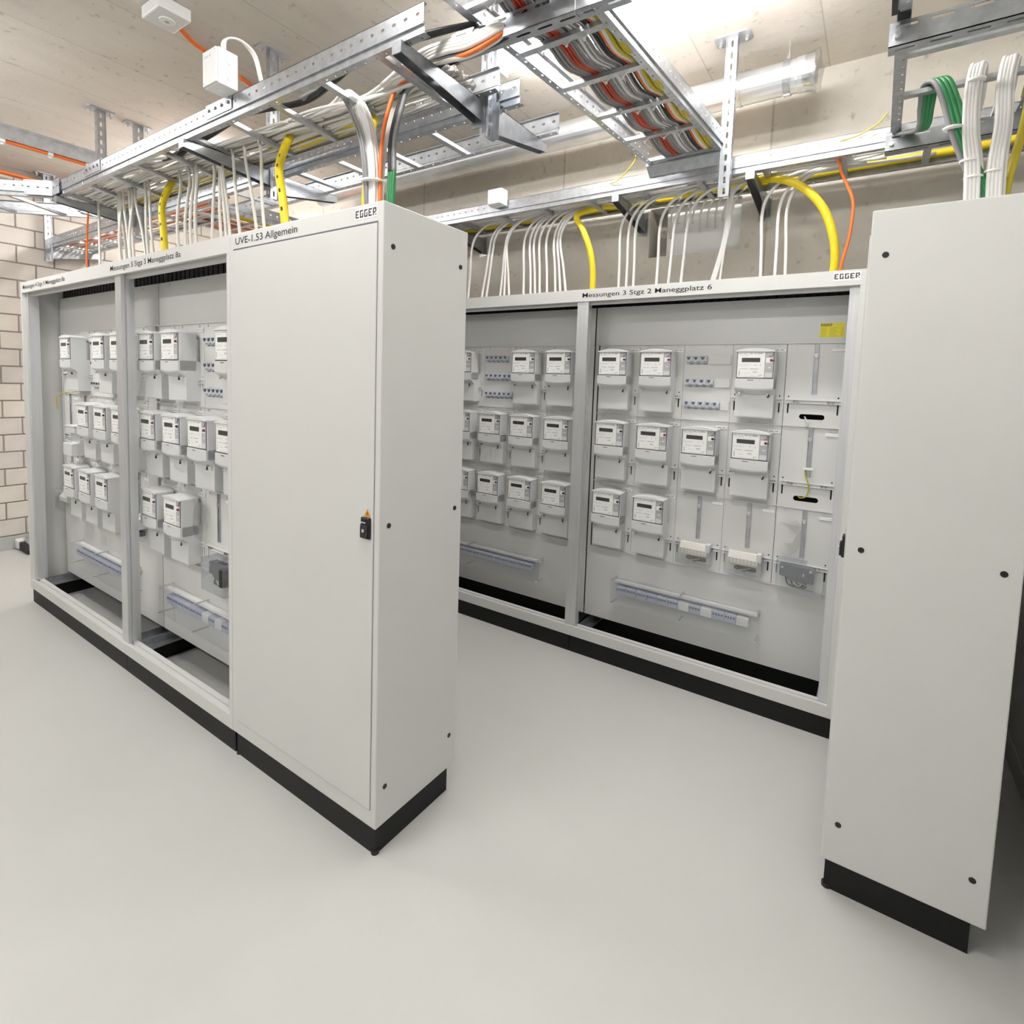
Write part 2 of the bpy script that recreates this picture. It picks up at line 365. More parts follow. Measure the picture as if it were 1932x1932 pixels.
# ------------------------------------------------------------------ electricity meter
MW = 0.0875
def meter_meshes():
    R = {}
    # housing: upper box standing clear of the plate at the back, arched lid on top
    mb = MB().box(-MW, MW, -0.098, -0.016, 0.142, 0.327).box(-MW+0.012, MW-0.012, -0.03, 0.0, 0.19, 0.30)
    R['housing'] = mb.mesh('housing', 'meter', bevel=0.004)
    # terminal cover: bulged brow above, box below, one profile swept in x with a sagging lower lip
    n = 10; mb = MB(); cols = []
    for i in range(n+1):
        u = -1 + 2*i/n; x = u*MW; sag = 0.006*(1-u*u); bw = 0.004*(1-u*u)
        cols.append([(x, 0, 0), (x, -0.066, 0), (x, -0.067-bw*0.4, 0.006), (x, -0.067-bw*0.4, 0.118-sag), (x, -0.074, 0.124-sag), (x, -0.100-bw, 0.141-sag), (x, -0.103-bw, 0.148-sag), (x, -0.103-bw, 0.190), (x, -0.099, 0.192), (x, 0, 0.192)])
    k = len(cols[0])
    for c in cols: mb.v += c
    for i in range(n):
        for j in range(k):
            j2 = (j+1) % k; mb.f.append((i*k+j, i*k+j2, (i+1)*k+j2, (i+1)*k+j))
    mb.f.append(tuple(range(k))); mb.f.append(tuple(range(n*k+k-1, n*k-1, -1)))
    R['terminal_cover'] = mb.mesh('terminal_cover', 'meter')
    mb = MB(); n = 12; pts = []
    for i in range(n+1):
        u = -1 + 2*i/n; pts.append((u*(MW+0.001), 0.328 + 0.013*(1-u*u)))
    poly = [(-MW-0.001, 0.322)] + pts + [(MW+0.001, 0.322)]
    mb.prism(poly, 'y', -0.106, -0.016)
    R['lid'] = mb.mesh('lid', 'meter_cap', bevel=0.0015, seg=1)
    R['face_recess'] = MB().box(-MW+0.003, MW-0.003, -0.0995, -0.098, 0.1925, 0.3225).mesh('face_recess', 'mcb_dark')
    R['face_label'] = MB().box(-MW+0.007, 0.0445, -0.1015, -0.0995, 0.1975, 0.3205).mesh('face_label', 'label', bevel=0.001, seg=1)
    R['display'] = MB().box(-0.061, 0.0225, -0.1021, -0.1015, 0.2725, 0.293).mesh('display', 'lcd')
    mb = MB()
    for a in ((-0.073, -0.064, 0.3125, 0.3150), (-0.026, -0.012, 0.3125, 0.3150), (-0.004, 0.004, 0.3125, 0.3150), (0.010, 0.032, 0.3125, 0.3155), (-0.068, -0.032, 0.2385, 0.2400), (-0.022, 0.016, 0.2382, 0.2405),
              (0.0005, 0.0035, 0.2555, 0.2600), (0.0245, 0.0275, 0.2555, 0.2600)): mb.box(a[0], a[1], -0.1017, -0.1015, a[2], a[3])
    R['dark_print'] = mb.mesh('dark_print', 'print')
    mb = MB()
    for a in ((-0.073, -0.027, 0.3045, 0.3065), (-0.055, -0.036, 0.3120, 0.3150), (-0.075, -0.020, 0.2590, 0.2605), (-0.075, -0.030, 0.2540, 0.2555), (-0.073, -0.066, 0.2060, 0.2300), (-0.050, -0.020, 0.2180, 0.2195), (-0.008, 0.012, 0.2200, 0.2280), (-0.045, 0.030, 0.2020, 0.2040), (0.018, 0.036, 0.2070, 0.2120)): mb.box(a[0], a[1], -0.1017, -0.1015, a[2], a[3])
    R['pale_print'] = mb.mesh('pale_print', 'print_pale')
    R['side_module'] = MB().box(0.0455, 0.0815, -0.1012, -0.0995, 0.1975, 0.3205).mesh('side_module', 'module')
    R['module_cover'] = MB().box(0.0475, 0.0795, -0.1022, -0.1012, 0.1990, 0.2225).mesh('module_cover', 'meter', bevel=0.0008, seg=1)
    mb = MB().box(0.0485, 0.079, -0.1030, -0.1012, 0.2690, 0.2930)
    R['seal_seat'] = mb.mesh('seal_seat', 'label', bevel=0.001, seg=1)
    R['port_bar'] = MB().box(0.0590, 0.0710, -0.1024, -0.1012, 0.2440, 0.2478).mesh('port_bar', 'label')
    for c in ('red', 'black'):
        R['seal_'+c] = MB().tube([(0.072, -0.102, 0.2820), (0.072, -0.110, 0.2820)], [0.0068, 0.0052], 12).tube([(0.076, -0.106, 0.282), (0.085, -0.108, 0.2815), (0.0875, -0.106, 0.2775)], [0.003, 0.0018, 0.0012], 6).tube([(0.062, -0.1025, 0.300), (0.072, -0.104, 0.3015), (0.0785, -0.104, 0.3065), (0.0795, -0.103, 0.318)], 0.0013, 5).mesh('seal', 'seal_'+c)
    R['cover_screw'] = MB().cyl((0, -0.090, 0.119), (0, -0.079, 0.119), 0.0055, 12).mesh('cover_screw', 'chrome')
    R['lead_seal'] = MB().tube([(0.066, -0.087, 0.119), (0.070, -0.091, 0.112), (0.064, -0.088, 0.103)], [0.0028, 0.0034, 0.005], 8).mesh('lead_seal', 'seal_black')
    R['nameplate_print'] = MB().box(-0.030, -0.002, -0.1074, -0.1068, 0.1835, 0.1862).box(0.017, 0.028, -0.1066, -0.1060, 0.1830, 0.1866).mesh('nameplate_print', 'ink')
    return R
MM = meter_meshes()
def meter(x, yp, zrow, label, seal, group, dz=0):
    t = thing('electricity_meter', label, 'meter', (x, yp, zrow+0.030+dz), group)
    for k in ('housing', 'terminal_cover', 'lid'): link(k, MM[k], t)
    fr = link('face_recess', MM['face_recess'], t)
    lb = link('face_label', MM['face_label'], t)
    for k in ('display', 'dark_print', 'pale_print'):
        o = link(k, MM[k], lb)
        if 'print' in k: o['kind'] = 'stuff'
    sm = link('side_module', MM['side_module'], t)
    for k in ('module_cover', 'seal_seat', 'port_bar'): link(k, MM[k], sm)
    link('seal', MM['seal_'+seal], t)
    for sx in (-0.066, 0.066): link('cover_screw', MM['cover_screw'], t, (sx, 0, 0))
    link('lead_seal', MM['lead_seal'], t); link('nameplate_print', MM['nameplate_print'], t)
    return t

# ------------------------------------------------------------------ circuit breaker
MC = {}
MC['case'] = MB().box(0, 0.0352, -0.004, 0, 0, 0.047).box(0, 0.0352, -0.018, -0.004, 0.011, 0.037).mesh('case', 'mcb', bevel=0.001, seg=1)
MC['toggle'] = MB().prism([(0.004, 0.0385), (0.0225, 0.0385), (0.0185, 0.029), (0.0150, 0.024), (0.0105, 0.024), (0.008, 0.029)], 'y', -0.024, -0.0175).mesh('toggle', 'mcb_dark', bevel=0.001, seg=1)
MC['marking'] = MB().box(0.019, 0.033, -0.0187, -0.018, 0.0125, 0.0155).box(0.016, 0.034, -0.0045, -0.004, 0.002, 0.0055).mesh('marking', 'mcb_dark')
def breaker(x, yp, z, label, group):
    t = thing('circuit_breaker', label, 'breaker', (x, yp, z), group)
    for k in MC: link(k, MC[k], t)
    return t

# ------------------------------------------------------------------ open meter cabinets
PW, PH = 0.2485, 0.399
hw = PW/2 - 0.0005
slots = [capsule(sx, 0.0835, 0.0032, 0.024) for sx in (-0.105, 0.105)] + [capsule(sx, 0.141, 0.0032, 0.0042) for sx in (-0.105, 0.105)]
P_METER = curve_plate('panel', [rect(-hw, hw, 0.001, PH-0.001)] + slots, 0.003, 'panel')
P_OPEN = curve_plate('panel', [rect(-hw, hw, 0.001, PH-0.001)] + slots + [capsule(0, 0.0465, 0.054, 0.0125)], 0.003, 'panel')
P_PLAIN = MB().box(-hw, hw, -0.0015, 0.0015, 0.001, PH-0.001).mesh('panel', 'panel')
XB_ = MB()
XB_.prism([(-0.014, 0.110), (-0.014, 0.112), (-0.003, 0.1145), (-0.003, 0.1225), (-0.014, 0.125), (-0.014, 0.127), (-0.0015, 0.127), (-0.0015, 0.110)], 'x', -0.117, 0.117)
XBAR = XB_.mesh('cross_bar', 'white_plastic')
XCLIP = MB().box(0.0605, 0.0685, -0.0155, -0.003, 0.1135, 0.1235).box(0.079, 0.084, -0.0155, -0.003, 0.1135, 0.1235).box(-0.084, -0.079, -0.0155, -0.003, 0.1135, 0.1235).box(-0.0685, -0.0605, -0.0155, -0.003, 0.1135, 0.1235).mesh('bar_clip', 'galv_dark')
HRAIL = MB().box(-0.0095, 0.0095, -0.0030, -0.0015, 0.157, 0.392).box(-0.0095, -0.0075, -0.0085, -0.003, 0.157, 0.392).box(0.0075, 0.0095, -0.0085, -0.003, 0.157, 0.392).mesh('hanger_rail', 'galv')
HSLIDE = MB().box(-0.008, 0.008, -0.011, -0.004, 0.335, 0.350).cyl((0, -0.013, 0.333), (0, -0.004, 0.333), 0.0055, 12).mesh('hanger_hook', 'chrome')
SCREW = MB().cyl((0, -0.006, 0), (0, -0.001, 0), 0.0058, 10).mesh('screw', 'alu')
TAG = MB().box(0, 0.056, -0.006, -0.0015, 0, 0.0155).mesh('label_strip', 'label', bevel=0.001, seg=1)
TAGP = MB().box(0.006, 0.026, -0.0064, -0.006, 0.007, 0.011).box(0.032, 0.046, -0.0064, -0.006, 0.007, 0.011).mesh('tag_print', 'print')
ROWZ = [1.404, 1.003, 0.602]
SILL = [(0.0, 0.1), (0.0, 0.157), (0.018, 0.157), (0.018, 0.147), (0.033, 0.147), (0.033, 0.157), (0.056, 0.157), (0.056, 0.1)]
HEAD = [(0.0, 2.1), (0.0, 2.033), (0.018, 2.033), (0.018, 2.042), (0.034, 2.042), (0.034, 2.018), (0.056, 2.018), (0.056, 2.1)]
def open_cabinet(label, x0, x1, yf, cols, lw, rw, ends, sign=None, mark=None, kinds=None, plinth='plinth'):
    """cols: centres of the 0.25 m panel columns; lw/rw: stile widths; ends: side sheets on the left/right"""
    t = thing('meter_cabinet', label, 'cabinet', ((x0+x1)/2, yf, 0)); ox = (x0+x1)/2; a, b = x0-ox, x1-ox; D = 0.4; P = 0.192
    MB().box(a+0.002, b-0.002, 0.012, 0.03, 0, 0.1).box(a+0.002, b-0.002, D-0.05, D-0.03, 0, 0.1).box(a+0.002, a+0.02, 0.03, D-0.05, 0, 0.1).box(b-0.02, b-0.002, 0.03, D-0.05, 0, 0.1).build('plinth', plinth, t)
    MB().prism(SILL, 'x', a, b).build('sill', 'paint', t, bevel=0.001, seg=1)
    MB().prism(HEAD, 'x', a, b).build('header', 'paint', t, bevel=0.001, seg=1)
    for (e, wdt, sgn) in ((a, lw, 1), (b, rw, -1)):
        if ends[0 if sgn > 0 else 1]:
            MB().box(min(e, e+sgn*0.024), max(e, e+sgn*0.024), 0, 0.02, 0.157, 2.033).build('stile', 'paint', t, bevel=0.001, seg=1)
            q = MB(); i0, i1 = e+sgn*0.006, e+sgn*0.062
            q.box(min(i0, i1), max(i0, i1), 0.02, 0.034, 0.157, 2.035); q.box(min(i1, i1-sgn*0.018), max(i1, i1-sgn*0.018), 0.034, 0.075, 0.157, 2.035); q.build('corner_post', 'alu', t)
            MB().box(min(e, e+sgn*0.003), max(e, e+sgn*0.003), 0.02, D, 0.1, TOP).build('side_panel', 'paint', t)
        else:
            q = MB(); i1 = e+sgn*0.034
            q.box(min(e, i1), max(e, i1), 0.008, 0.022, 0.15, 2.033); q.box(min(e, i1), max(e, i1), 0.030, 0.045, 0.15, 2.035); q.box(min(e, e+sgn*0.026), max(e, e+sgn*0.026), 0.022, 0.070, 0.15, 2.035)
            q.build('centre_post', 'alu', t)
    MB().box(a, b, D-0.004, D, 0.1, TOP).build('back_panel', 'inner_shade', t)  # coloured dark in place of interior shade, so slots and gaps read black
    MB().box(a, b, 0.056, D-0.004, TOP-0.004, TOP).build('top_panel', 'paint', t)
    q = MB(); n = int((b-a)/0.045)
    for i in range(n): q.box(a+0.02+i*0.045, a+0.052+i*0.045, P+0.02, P+0.026, 2.03, 2.09)
    q.build('cable_inlet_comb', 'black', t)
    for e in (a+0.03, b-0.07):
        MB().box(e, e+0.04, 0.056, D-0.02, 0.1, 0.112).box(e, e+0.004, 0.056, D-0.02, 0.112, 0.15).build('base_rail', 'galv', t)
    pl, pr = a + (0.03 if ends[0] else 0.004), b - (0.03 if ends[1] else 0.004)
    if ends[1]: pr = b - 0.052
    MB().box(pl, pr, P-0.0015, P+0.0015, 1.8055, 2.022).build('upper_plate', 'plate', t)
    MB().box(pl, pr, P-0.0015, P+0.0015, 0.172, 0.5995).box(pl, pr, P-0.0015, P+0.012, 0.169, 0.172).build('lower_plate', 'plate', t)
    c0, c1 = cols[0]-ox-PW/2-0.001, cols[-1]-ox+PW/2+0.001
    if c0 - pl > 0.01: MB().box(pl, c0-0.006, P-0.0015, P+0.0015, 0.6, 1.8045).build('filler_plate', 'plate', t)
    if pr - c1 > 0.01: MB().box(c1+0.002, pr, P-0.0015, P+0.0015, 0.6, 1.8045).build('filler_plate', 'plate', t)
    for z in (1.8035, 1.4025, 1.0015, 0.6005):
        MB().box(c0, c1, P-0.010, P-0.0015, z-0.0022, z+0.0022).build('edge_strip', 'panel', t)
    for ci, cx in enumerate(cols):
        for ri, z in enumerate(ROWZ):
            k = (kinds or {}).get((ri, ci), 'm'); x = cx-ox
            link('panel', {'m': P_METER, 'o': P_OPEN, 'b': P_PLAIN, 't': P_OPEN}[k], t, (x, P, z))
            for sx in (-0.085, 0.085): link('screw', SCREW, t, (x+sx, P, z+0.386))
            if k != 'b':
                xb = link('cross_bar', XBAR, t, (x, P, z)); link('bar_clip', XCLIP, xb)
                s_ = link('label_strip', TAG, t, (x+0.064, P, z+0.358))
                if k == 'm': link('tag_print', TAGP, s_)
            if k in 'ot': h = link('hanger_rail', HRAIL, t, (x+0.002, P, z)); link('hanger_hook', HSLIDE, h)
    for z in (1.99,):
        for f in (0.12, 0.5, 0.88): link('screw', SCREW, t, (pl+(pr-pl)*f, P, z+0.018))
    for s_, sx, sw in (sign or []): text(s_, sx-ox, 2.0555, sw, 0.0255, -0.0007, t)
    if mark:
        MB().box(mark-ox-0.003, mark-ox+0.097, -0.0006, 0, 2.0545, 2.0925).build('logo_plate', 'label', t)
        egger(mark-ox, 2.0625, 0.093, 0.0225, -0.0006, t)
    return t
CA = [-3.152, -2.903, -2.654, -2.405, -2.157]
CB = [-1.809, -1.558, -1.308, -1.058]
CQ = [-1.337, -1.089, -0.840, -0.590, -0.340]
CR = [0.008, 0.257, 0.506, 0.755, 1.005]
open_cabinet('open grey meter cabinet at the far left, headed Messungen 4', -3.341, -1.895, 0, CA, 0.03, 0.034, (True, False), [('Messungen 4 Stgz 3 Maneggplatz 8a', -3.289, 0.719)], None, {(0, 2): 'b', (1, 0): 't', (1, 1): 't', (2, 0): 't', (2, 4): 't'})
open_cabinet('open grey meter cabinet beside the closed one, headed Messungen 5', -1.895, -0.853, 0, CB, 0.034, 0.024, (False, True), [('Messungen 5 Stgz 3 Maneggplatz 8a', -1.956, 0.718)], None, {(0, 2): 'b', (2, 2): 't', (2, 3): 't'})
open_cabinet('open back-row meter cabinet half hidden behind the tall closed cabinet', -1.50, -0.148, YB, CQ, 0.03, 0.034, (True, False), None, None, {(0, 2): 'b'})
open_cabinet('open back-row meter cabinet with a yellow sticker, headed Messungen 3', -0.148, 1.191, YB, CR, 0.034, 0.03, (False, True), [('Messungen 3 Stgz 2 Maneggplatz 6', -0.150, 0.703)], 1.069, {(0, 2): 'b', (0, 4): 'o', (1, 4): 'o', (2, 2): 't', (2, 3): 't', (2, 4): 't'})
ORD = ['first', 'second', 'third', 'fourth', 'fifth', 'sixth']
ORDL = ORD + ['seventh', 'eighth', 'ninth', 'tenth', 'eleventh', 'twelfth', 'thirteenth', 'fourteenth', 'fifteenth', 'sixteenth', 'seventeenth', 'eighteenth', 'nineteenth', 'twentieth', 'twenty-first', 'twenty-second', 'twenty-third', 'twenty-fourth', 'twenty-fifth', 'twenty-sixth', 'twenty-seventh', 'twenty-eighth']
RN = ['top', 'middle', 'bottom']
def meters(cols, yf, spec, where, group, dz=0):
    for ri in range(3):
        n = 0
        for ci, ch in enumerate(spec[ri]):
            if ch in 'rk':
                n += 1
                meter(cols[ci], yf+0.1905, ROWZ[ri], '%s grey meter from left, %s row, %s' % (ORD[n-1], RN[ri], where), 'red' if ch == 'r' else 'black', group, dz)
meters(CA, 0, ['.k.kk', '..kkk', '.kkk.'], 'far left cabinet', 'meters in the far left cabinet', -0.006)
meters(CB, 0, ['kr.k', 'rkrk', 'rr..'], 'cabinet beside the closed UVE cabinet', 'meters in the cabinet headed Messungen 5', -0.006)
meters(CQ, YB, ['.r.kk', '.kkkk', '.kkkk'], 'half-hidden back cabinet', 'meters in the half-hidden back cabinet')
meters(CR, YB, ['rr.r.', 'krkr.', 'kk...'], 'back cabinet with yellow sticker', 'meters in the cabinet headed Messungen 3')
def breakers(x, yp, rows, where, group):
    for (z, n, rn) in rows:
        for i in range(n): breaker(x+i*0.0368, yp, z, '%s circuit breaker from left, %s breaker row, %s' % (ORD[i], rn, where), group)
BZ = [1.697, 1.577, 1.459]
breakers(0.397, YB+0.1905, [(BZ[0], 3, 'top'), (BZ[1], 4, 'middle'), (BZ[2], 5, 'bottom')], 'back cabinet with yellow sticker', 'breakers in the cabinet headed Messungen 3')
breakers(-0.945, YB+0.1905, [(BZ[0], 5, 'top'), (BZ[1], 6, 'middle'), (BZ[2], 6, 'bottom')], 'half-hidden back cabinet', 'breakers in the half-hidden back cabinet')
breakers(-1.405, 0.1905, [(BZ[0]-0.006, 4, 'top'), (BZ[1]-0.006, 4, 'middle'), (BZ[2]-0.006, 5, 'bottom')], 'cabinet beside the closed UVE cabinet', 'breakers in the cabinet headed Messungen 5')
breakers(-2.757, 0.1905, [(BZ[0]-0.006, 4, 'top'), (BZ[1]-0.006, 4, 'middle'), (BZ[2]-0.012, 5, 'bottom')], 'far left cabinet', 'breakers in the far left cabinet')
def blank(x0, x1, yp, z, label): tag(MB().box(x0, x1, yp-0.006, yp, z, z+0.047).build('blanking_cover', 'panel', bevel=0.001, seg=1), label, 'cover', 'blank covers beside the breakers')
for i, (z, n) in enumerate(zip(BZ, (3, 4, 5))): blank(0.397+n*0.0368+0.001, 0.623, YB+0.1903, z, 'pale blank cover beside the %s breaker row under the yellow sticker cabinet sign' % RN[i])

# ------------------------------------------------------------------ small fittings in the cabinets
def terminal_block(x, yp, z, label, dark=None):
    """row of cream terminals on a cross bar under a clear hood, wires through the slot below"""
    t = thing('terminal_block', label, 'terminal', (x, yp, z), 'terminal blocks waiting for meters')
    b = MB().prism([(-0.016, 0.075), (-0.016, 0.14), (-0.034, 0.14), (-0.050, 0.118), (-0.060, 0.112), (-0.060, 0.086), (-0.045, 0.075)], 'x', -0.078, 0.066).build('block', 'terminal', t, bevel=0.0015, seg=1)
    for i in range(8):
        xx = -0.070 + i*0.0175
        MB().box(xx, xx+0.004, -0.0608, -0.0598, 0.103, 0.107).box(xx, xx+0.004, -0.0608, -0.0598, 0.091, 0.095).build('terminal_hole', 'mcb_dark', b)
    MB().box(0.058, 0.080, -0.058, -0.016, 0.105, 0.148).build('end_bracket', 'white_plastic', t, bevel=0.001, seg=1)
    for k, (mt, dx) in enumerate((('cable_black', 0), ('cable_olive', 0.008), ('cable_black', 0.016))):
        MB().tube(smooth_path([(-0.05+dx, -0.012, 0.045+0.005*k), (-0.02+dx, -0.024, 0.050-0.005*k), (0.02+dx, -0.022, 0.058), (0.05, -0.006, 0.046)], 6), 0.0032, 6).build('wire', mt, t, smooth=True)
    h = MB().box(-0.092, 0.086, -0.078, -0.0765, 0.030, 0.150).box(-0.092, -0.0905, -0.0765, -0.003, 0.030, 0.150).box(0.0845, 0.086, -0.0765, -0.003, 0.030, 0.150).box(-0.0905, 0.0845, -0.0765, -0.003, 0.030, 0.0315)
    h.build('clear_hood', 'clear', t)
    return t
yr = YB+0.1905
terminal_block(CR[2], yr, ROWZ[2], 'cream terminal block with yellow-green wires, left of two beside the black meter base')
terminal_block(CR[3], yr, ROWZ[2], 'cream terminal block with dark wires, next to the black meter base')
def meter_base(x, yp, z, label, cyl):
    t = thing('meter_socket', label, 'meter socket', (x, yp, z), 'black meter bases')
    b = MB().prism([(-0.085, 0.068), (-0.085, 0.125), (0.062, 0.125), (0.062, 0.05), (-0.04, 0.05), (-0.055, 0.066)], 'y', -0.055, -0.016).build('base', 'mcb_dark', t, bevel=0.002, seg=1)
    for sx in (-0.074, 0.05): MB().cyl((sx, -0.058, 0.112), (sx, -0.055, 0.112), 0.007, 12).build('clamp_screw', 'chrome', b)
    MB().box(0.018, 0.022, -0.0565, -0.055, 0.082, 0.096).build('mark', 'label', b)
    for k in range(3):
        MB().tube(smooth_path([(-0.06+0.02*k, -0.02, 0.060), (-0.045+0.022*k, -0.05, 0.032), (-0.01+0.02*k, -0.046, 0.026), (0.03, -0.02, 0.045)], 6), 0.004, 6).build('wire', 'cable_black', t, smooth=True)
    MB().tube(smooth_path([(-0.03, -0.03, 0.028), (-0.015, -0.052, 0.042), (0.0, -0.054, 0.030), (0.02, -0.05, 0.045), (0.04, -0.04, 0.034), (0.05, -0.02, 0.026)], 6), 0.0022, 6).build('wire', 'cable_bright', t, smooth=True)
    if cyl: MB().cyl((0.075, -0.066, 0.045), (0.075, -0.066, 0.125), 0.024, 20).build('capacitor', 'black', t, bevel=0.003)
    MB().box(-0.098, 0.104, -0.085, -0.0835, -0.002, 0.150).box(-0.098, -0.0965, -0.0835, -0.003, -0.002, 0.150).box(0.1025, 0.104, -0.0835, -0.003, -0.002, 0.150).box(-0.0965, 0.1025, -0.0835, -0.003, -0.002, -0.0005).box(-0.095, 0.03, -0.0835, -0.003, 0.148, 0.150).build('clear_hood', 'clear', t)
    return t
meter_base(CR[4], yr, ROWZ[2], 'black meter base under a clear hood at lower right of the back row', False)
meter_base(CB[3]-0.16, 0.1905, ROWZ[2]-0.045, 'black meter base with a round capacitor beside the closed cabinet', True)
# loose receiver base in the far left cabinet
t = thing('receiver_box', 'pale grey receiver box in the middle row of the far left cabinet', 'receiver', (-2.915, 0.1905, 1.003))
MB().prism([(-0.016, 0.02), (-0.016, 0.20), (-0.085, 0.20), (-0.085, 0.16), (-0.06, 0.155), (-0.06, 0.10), (-0.10, 0.095), (-0.10, 0.02)], 'x', -0.07, 0.075).build('case', 'meter', t, bevel=0.003)
for sx in (-0.05, -0.015): MB().cyl((sx, -0.092, 0.118), (sx, -0.072, 0.105), 0.006, 10).build('terminal_screw', 'chrome', t)
MB().box(-0.075, 0.08, -0.09, -0.016, 0.2, 0.206).build('lid', 'white_plastic', t, bevel=0.002, seg=1)
def small_terminal(x, z, label):
    t = thing('terminal_block', label, 'terminal', (x, 0.1905, z), 'terminal blocks waiting for meters')
    MB().prism([(-0.016, 0.075), (-0.016, 0.14), (-0.034, 0.14), (-0.055, 0.118), (-0.060, 0.112), (-0.060, 0.086), (-0.045, 0.075)], 'x', -0.07, 0.07).build('block', 'terminal', t, bevel=0.0015, seg=1)
    MB().box(-0.085, 0.085, -0.078, -0.0765, 0.030, 0.150).box(-0.085, -0.0835, -0.0765, -0.003, 0.030, 0.150).box(0.0835, 0.085, -0.0765, -0.003, 0.030, 0.150).build('clear_hood', 'clear', t)
small_terminal(-3.152, ROWZ[2], 'cream terminal block under a clear hood, bottom row, far left cabinet')
t = thing('terminal_block', 'white terminal block with black sockets seen just right of the left row post', 'terminal', (CA[4], 0.1905, ROWZ[2]))
MB().box(-0.07, 0.09, -0.06, -0.016, 0.085, 0.145).build('block', 'white_plastic', t, bevel=0.003)
MB().box(0.04, 0.058, -0.0615, -0.06, 0.112, 0.132).build('socket', 'black', t); MB().box(-0.05, 0.10, -0.045, -0.016, 0.05, 0.075).build('lower_block', 'mcb_dark', t, bevel=0.002, seg=1)
# clear covered terminal strips low down
def strip(x0, x1, yf, label, posts, breaks=()):
    yp = yf+0.1905; t = thing('terminal_strip', label, 'terminal strip', (x0, yp, 0.30), 'covered terminal strips'); L = x1-x0
    MB().prism([(-0.004, 0.122), (-0.004, 0.135), (-0.03, 0.135), (-0.03, 0.122)], 'x', 0, L).build('rail', 'white_plastic', t)
    MB().slotted(Vector((0, -0.0305, 0)), Vector((1, 0, 0)), Vector((0, 0, 1)), Vector((0, -1, 0)), L, 0.1225, 0.1345, 0.001, 0.05, 0.026, 0.003, 0.128).build('rail_front', 'white_plastic', t)
    n = int((L-0.03)/0.06)
    for i in range(n):
        xx = 0.015 + i*0.06; wht = i in breaks
        u = MB().box(xx, xx+0.058, -0.045, -0.004, 0.060, 0.104).build('terminal_unit', 'white_plastic' if wht else 'strip_blue', t, bevel=0.002, seg=1)
        q = MB()
        for j in range(4): q.box(xx+0.005+j*0.0135, xx+0.013+j*0.0135, -0.0462, -0.045, 0.084, 0.094)
        q.build('lever_row', 'label' if wht else 'mcb_dark', u)
    MB().box(-0.012, L+0.012, -0.0705, -0.069, 0.005, 0.155).build('clear_cover', 'clear', t)
    for px in posts:
        for z in (0.148, 0.012):
            MB().cyl((px-x0, -0.080, z), (px-x0, 0, z), 0.0042, 10).build('stand_off', 'chrome', t)
strip(0.06, 0.835, YB, 'long covered terminal strip below the yellow-stickered back cabinet', (0.06, 0.45, 0.835), (6, 8, 11))
strip(-1.30, -0.45, YB, 'covered terminal strip at the foot of the half-hidden back cabinet', (-1.005, -0.45))
strip(-3.0, -2.15, 0, 'covered terminal strip at the foot of the far left cabinet', (-3.0, -2.61, -2.16))
strip(-1.77, -1.03, 0, 'covered terminal strip at the foot of the Messungen 5 cabinet', (-1.77, -1.415, -1.04), (6, 8))
# yellow sticker
t = thing('rating_sticker', 'small yellow rating sticker at the upper right of the back cabinet', 'sticker', (1.014, YB+0.1905, 1.829))
MB().box(0, 0.100, -0.0008, 0, 0, 0.0665).build('sheet', 'sticker', t); egger(0.003, 0.0525, 0.045, 0.0115, -0.0009, t)
q = MB()
for i in range(7):
    z = 0.006+i*0.0062
    for a, b in ((0.004, 0.028-0.002*(i % 3)), (0.038+0.003*(i % 2), 0.075-0.006*(i % 3)), (0.084, 0.095)): q.box(a, b, -0.0011, -0.0008, z, z+0.0018)
q.build('fine_print', 'cable_olive', t)
# plastic bags and loose wires
def bag(name, P, label):
    mb = MB(); n = len(P); 
    for (p, q_) in P: mb.v += [p, q_]
    for i in range(n-1): mb.f.append((2*i, 2*i+1, 2*i+3, 2*i+2))
    o = mb.build(name, 'film', smooth=False); md = o.modifiers.new('thick', 'SOLIDIFY'); md.thickness = 0.0015
    return tag(o, label, 'bag')
bag('plastic_bag', [((0.905, YB+0.165, 0.925), (0.965, YB+0.172, 0.955)), ((0.985, YB+0.15, 0.885), (1.010, YB+0.165, 0.918)), ((0.965, YB+0.148, 0.835), (1.012, YB+0.158, 0.850)), ((0.925, YB+0.14, 0.830), (0.985, YB+0.152, 0.795)), ((0.900, YB+0.15, 0.790), (0.955, YB+0.148, 0.762))], 'crumpled clear plastic bag hanging above the black meter base')
bag('plastic_bag', [((-1.46, 0.165, 0.945), (-1.395, 0.172, 0.925)), ((-1.475, 0.150, 0.90), (-1.385, 0.165, 0.89)), ((-1.475, 0.145, 0.83), (-1.392, 0.155, 0.82)), ((-1.46, 0.152, 0.762), (-1.40, 0.15, 0.752))], 'clear plastic bag hanging right of the bottom meters beside the closed cabinet')
cable('loose_wire', [(0.995, yr-0.012, 1.20), (1.000, yr-0.022, 1.165), (1.016, yr-0.020, 1.12), (1.010, yr-0.016, 1.07), (0.985, yr-0.01, 1.055), (0.97, yr+0.01, 1.06)], 0.0028, 'cable_olive', 'thin yellow-green wire dangling on the empty panel under the sticker cabinet', cat='wire')
cable('loose_wire', [(0.975, yr+0.01, 1.45), (0.985, yr-0.02, 1.435), (0.995, yr-0.024, 1.418), (0.982, yr-0.018, 1.402)], 0.0032, 'cable_bright', 'short white wire end poking from the upper oval slot', cat='wire')
tag(MB().box(0.988, 1.030, yr-0.026, yr-0.012, 1.196, 1.206).build('wire_tag', 'label', bevel=0.001, seg=1), 'small white tag clipped on the empty middle-row hanger rail', 'tag')
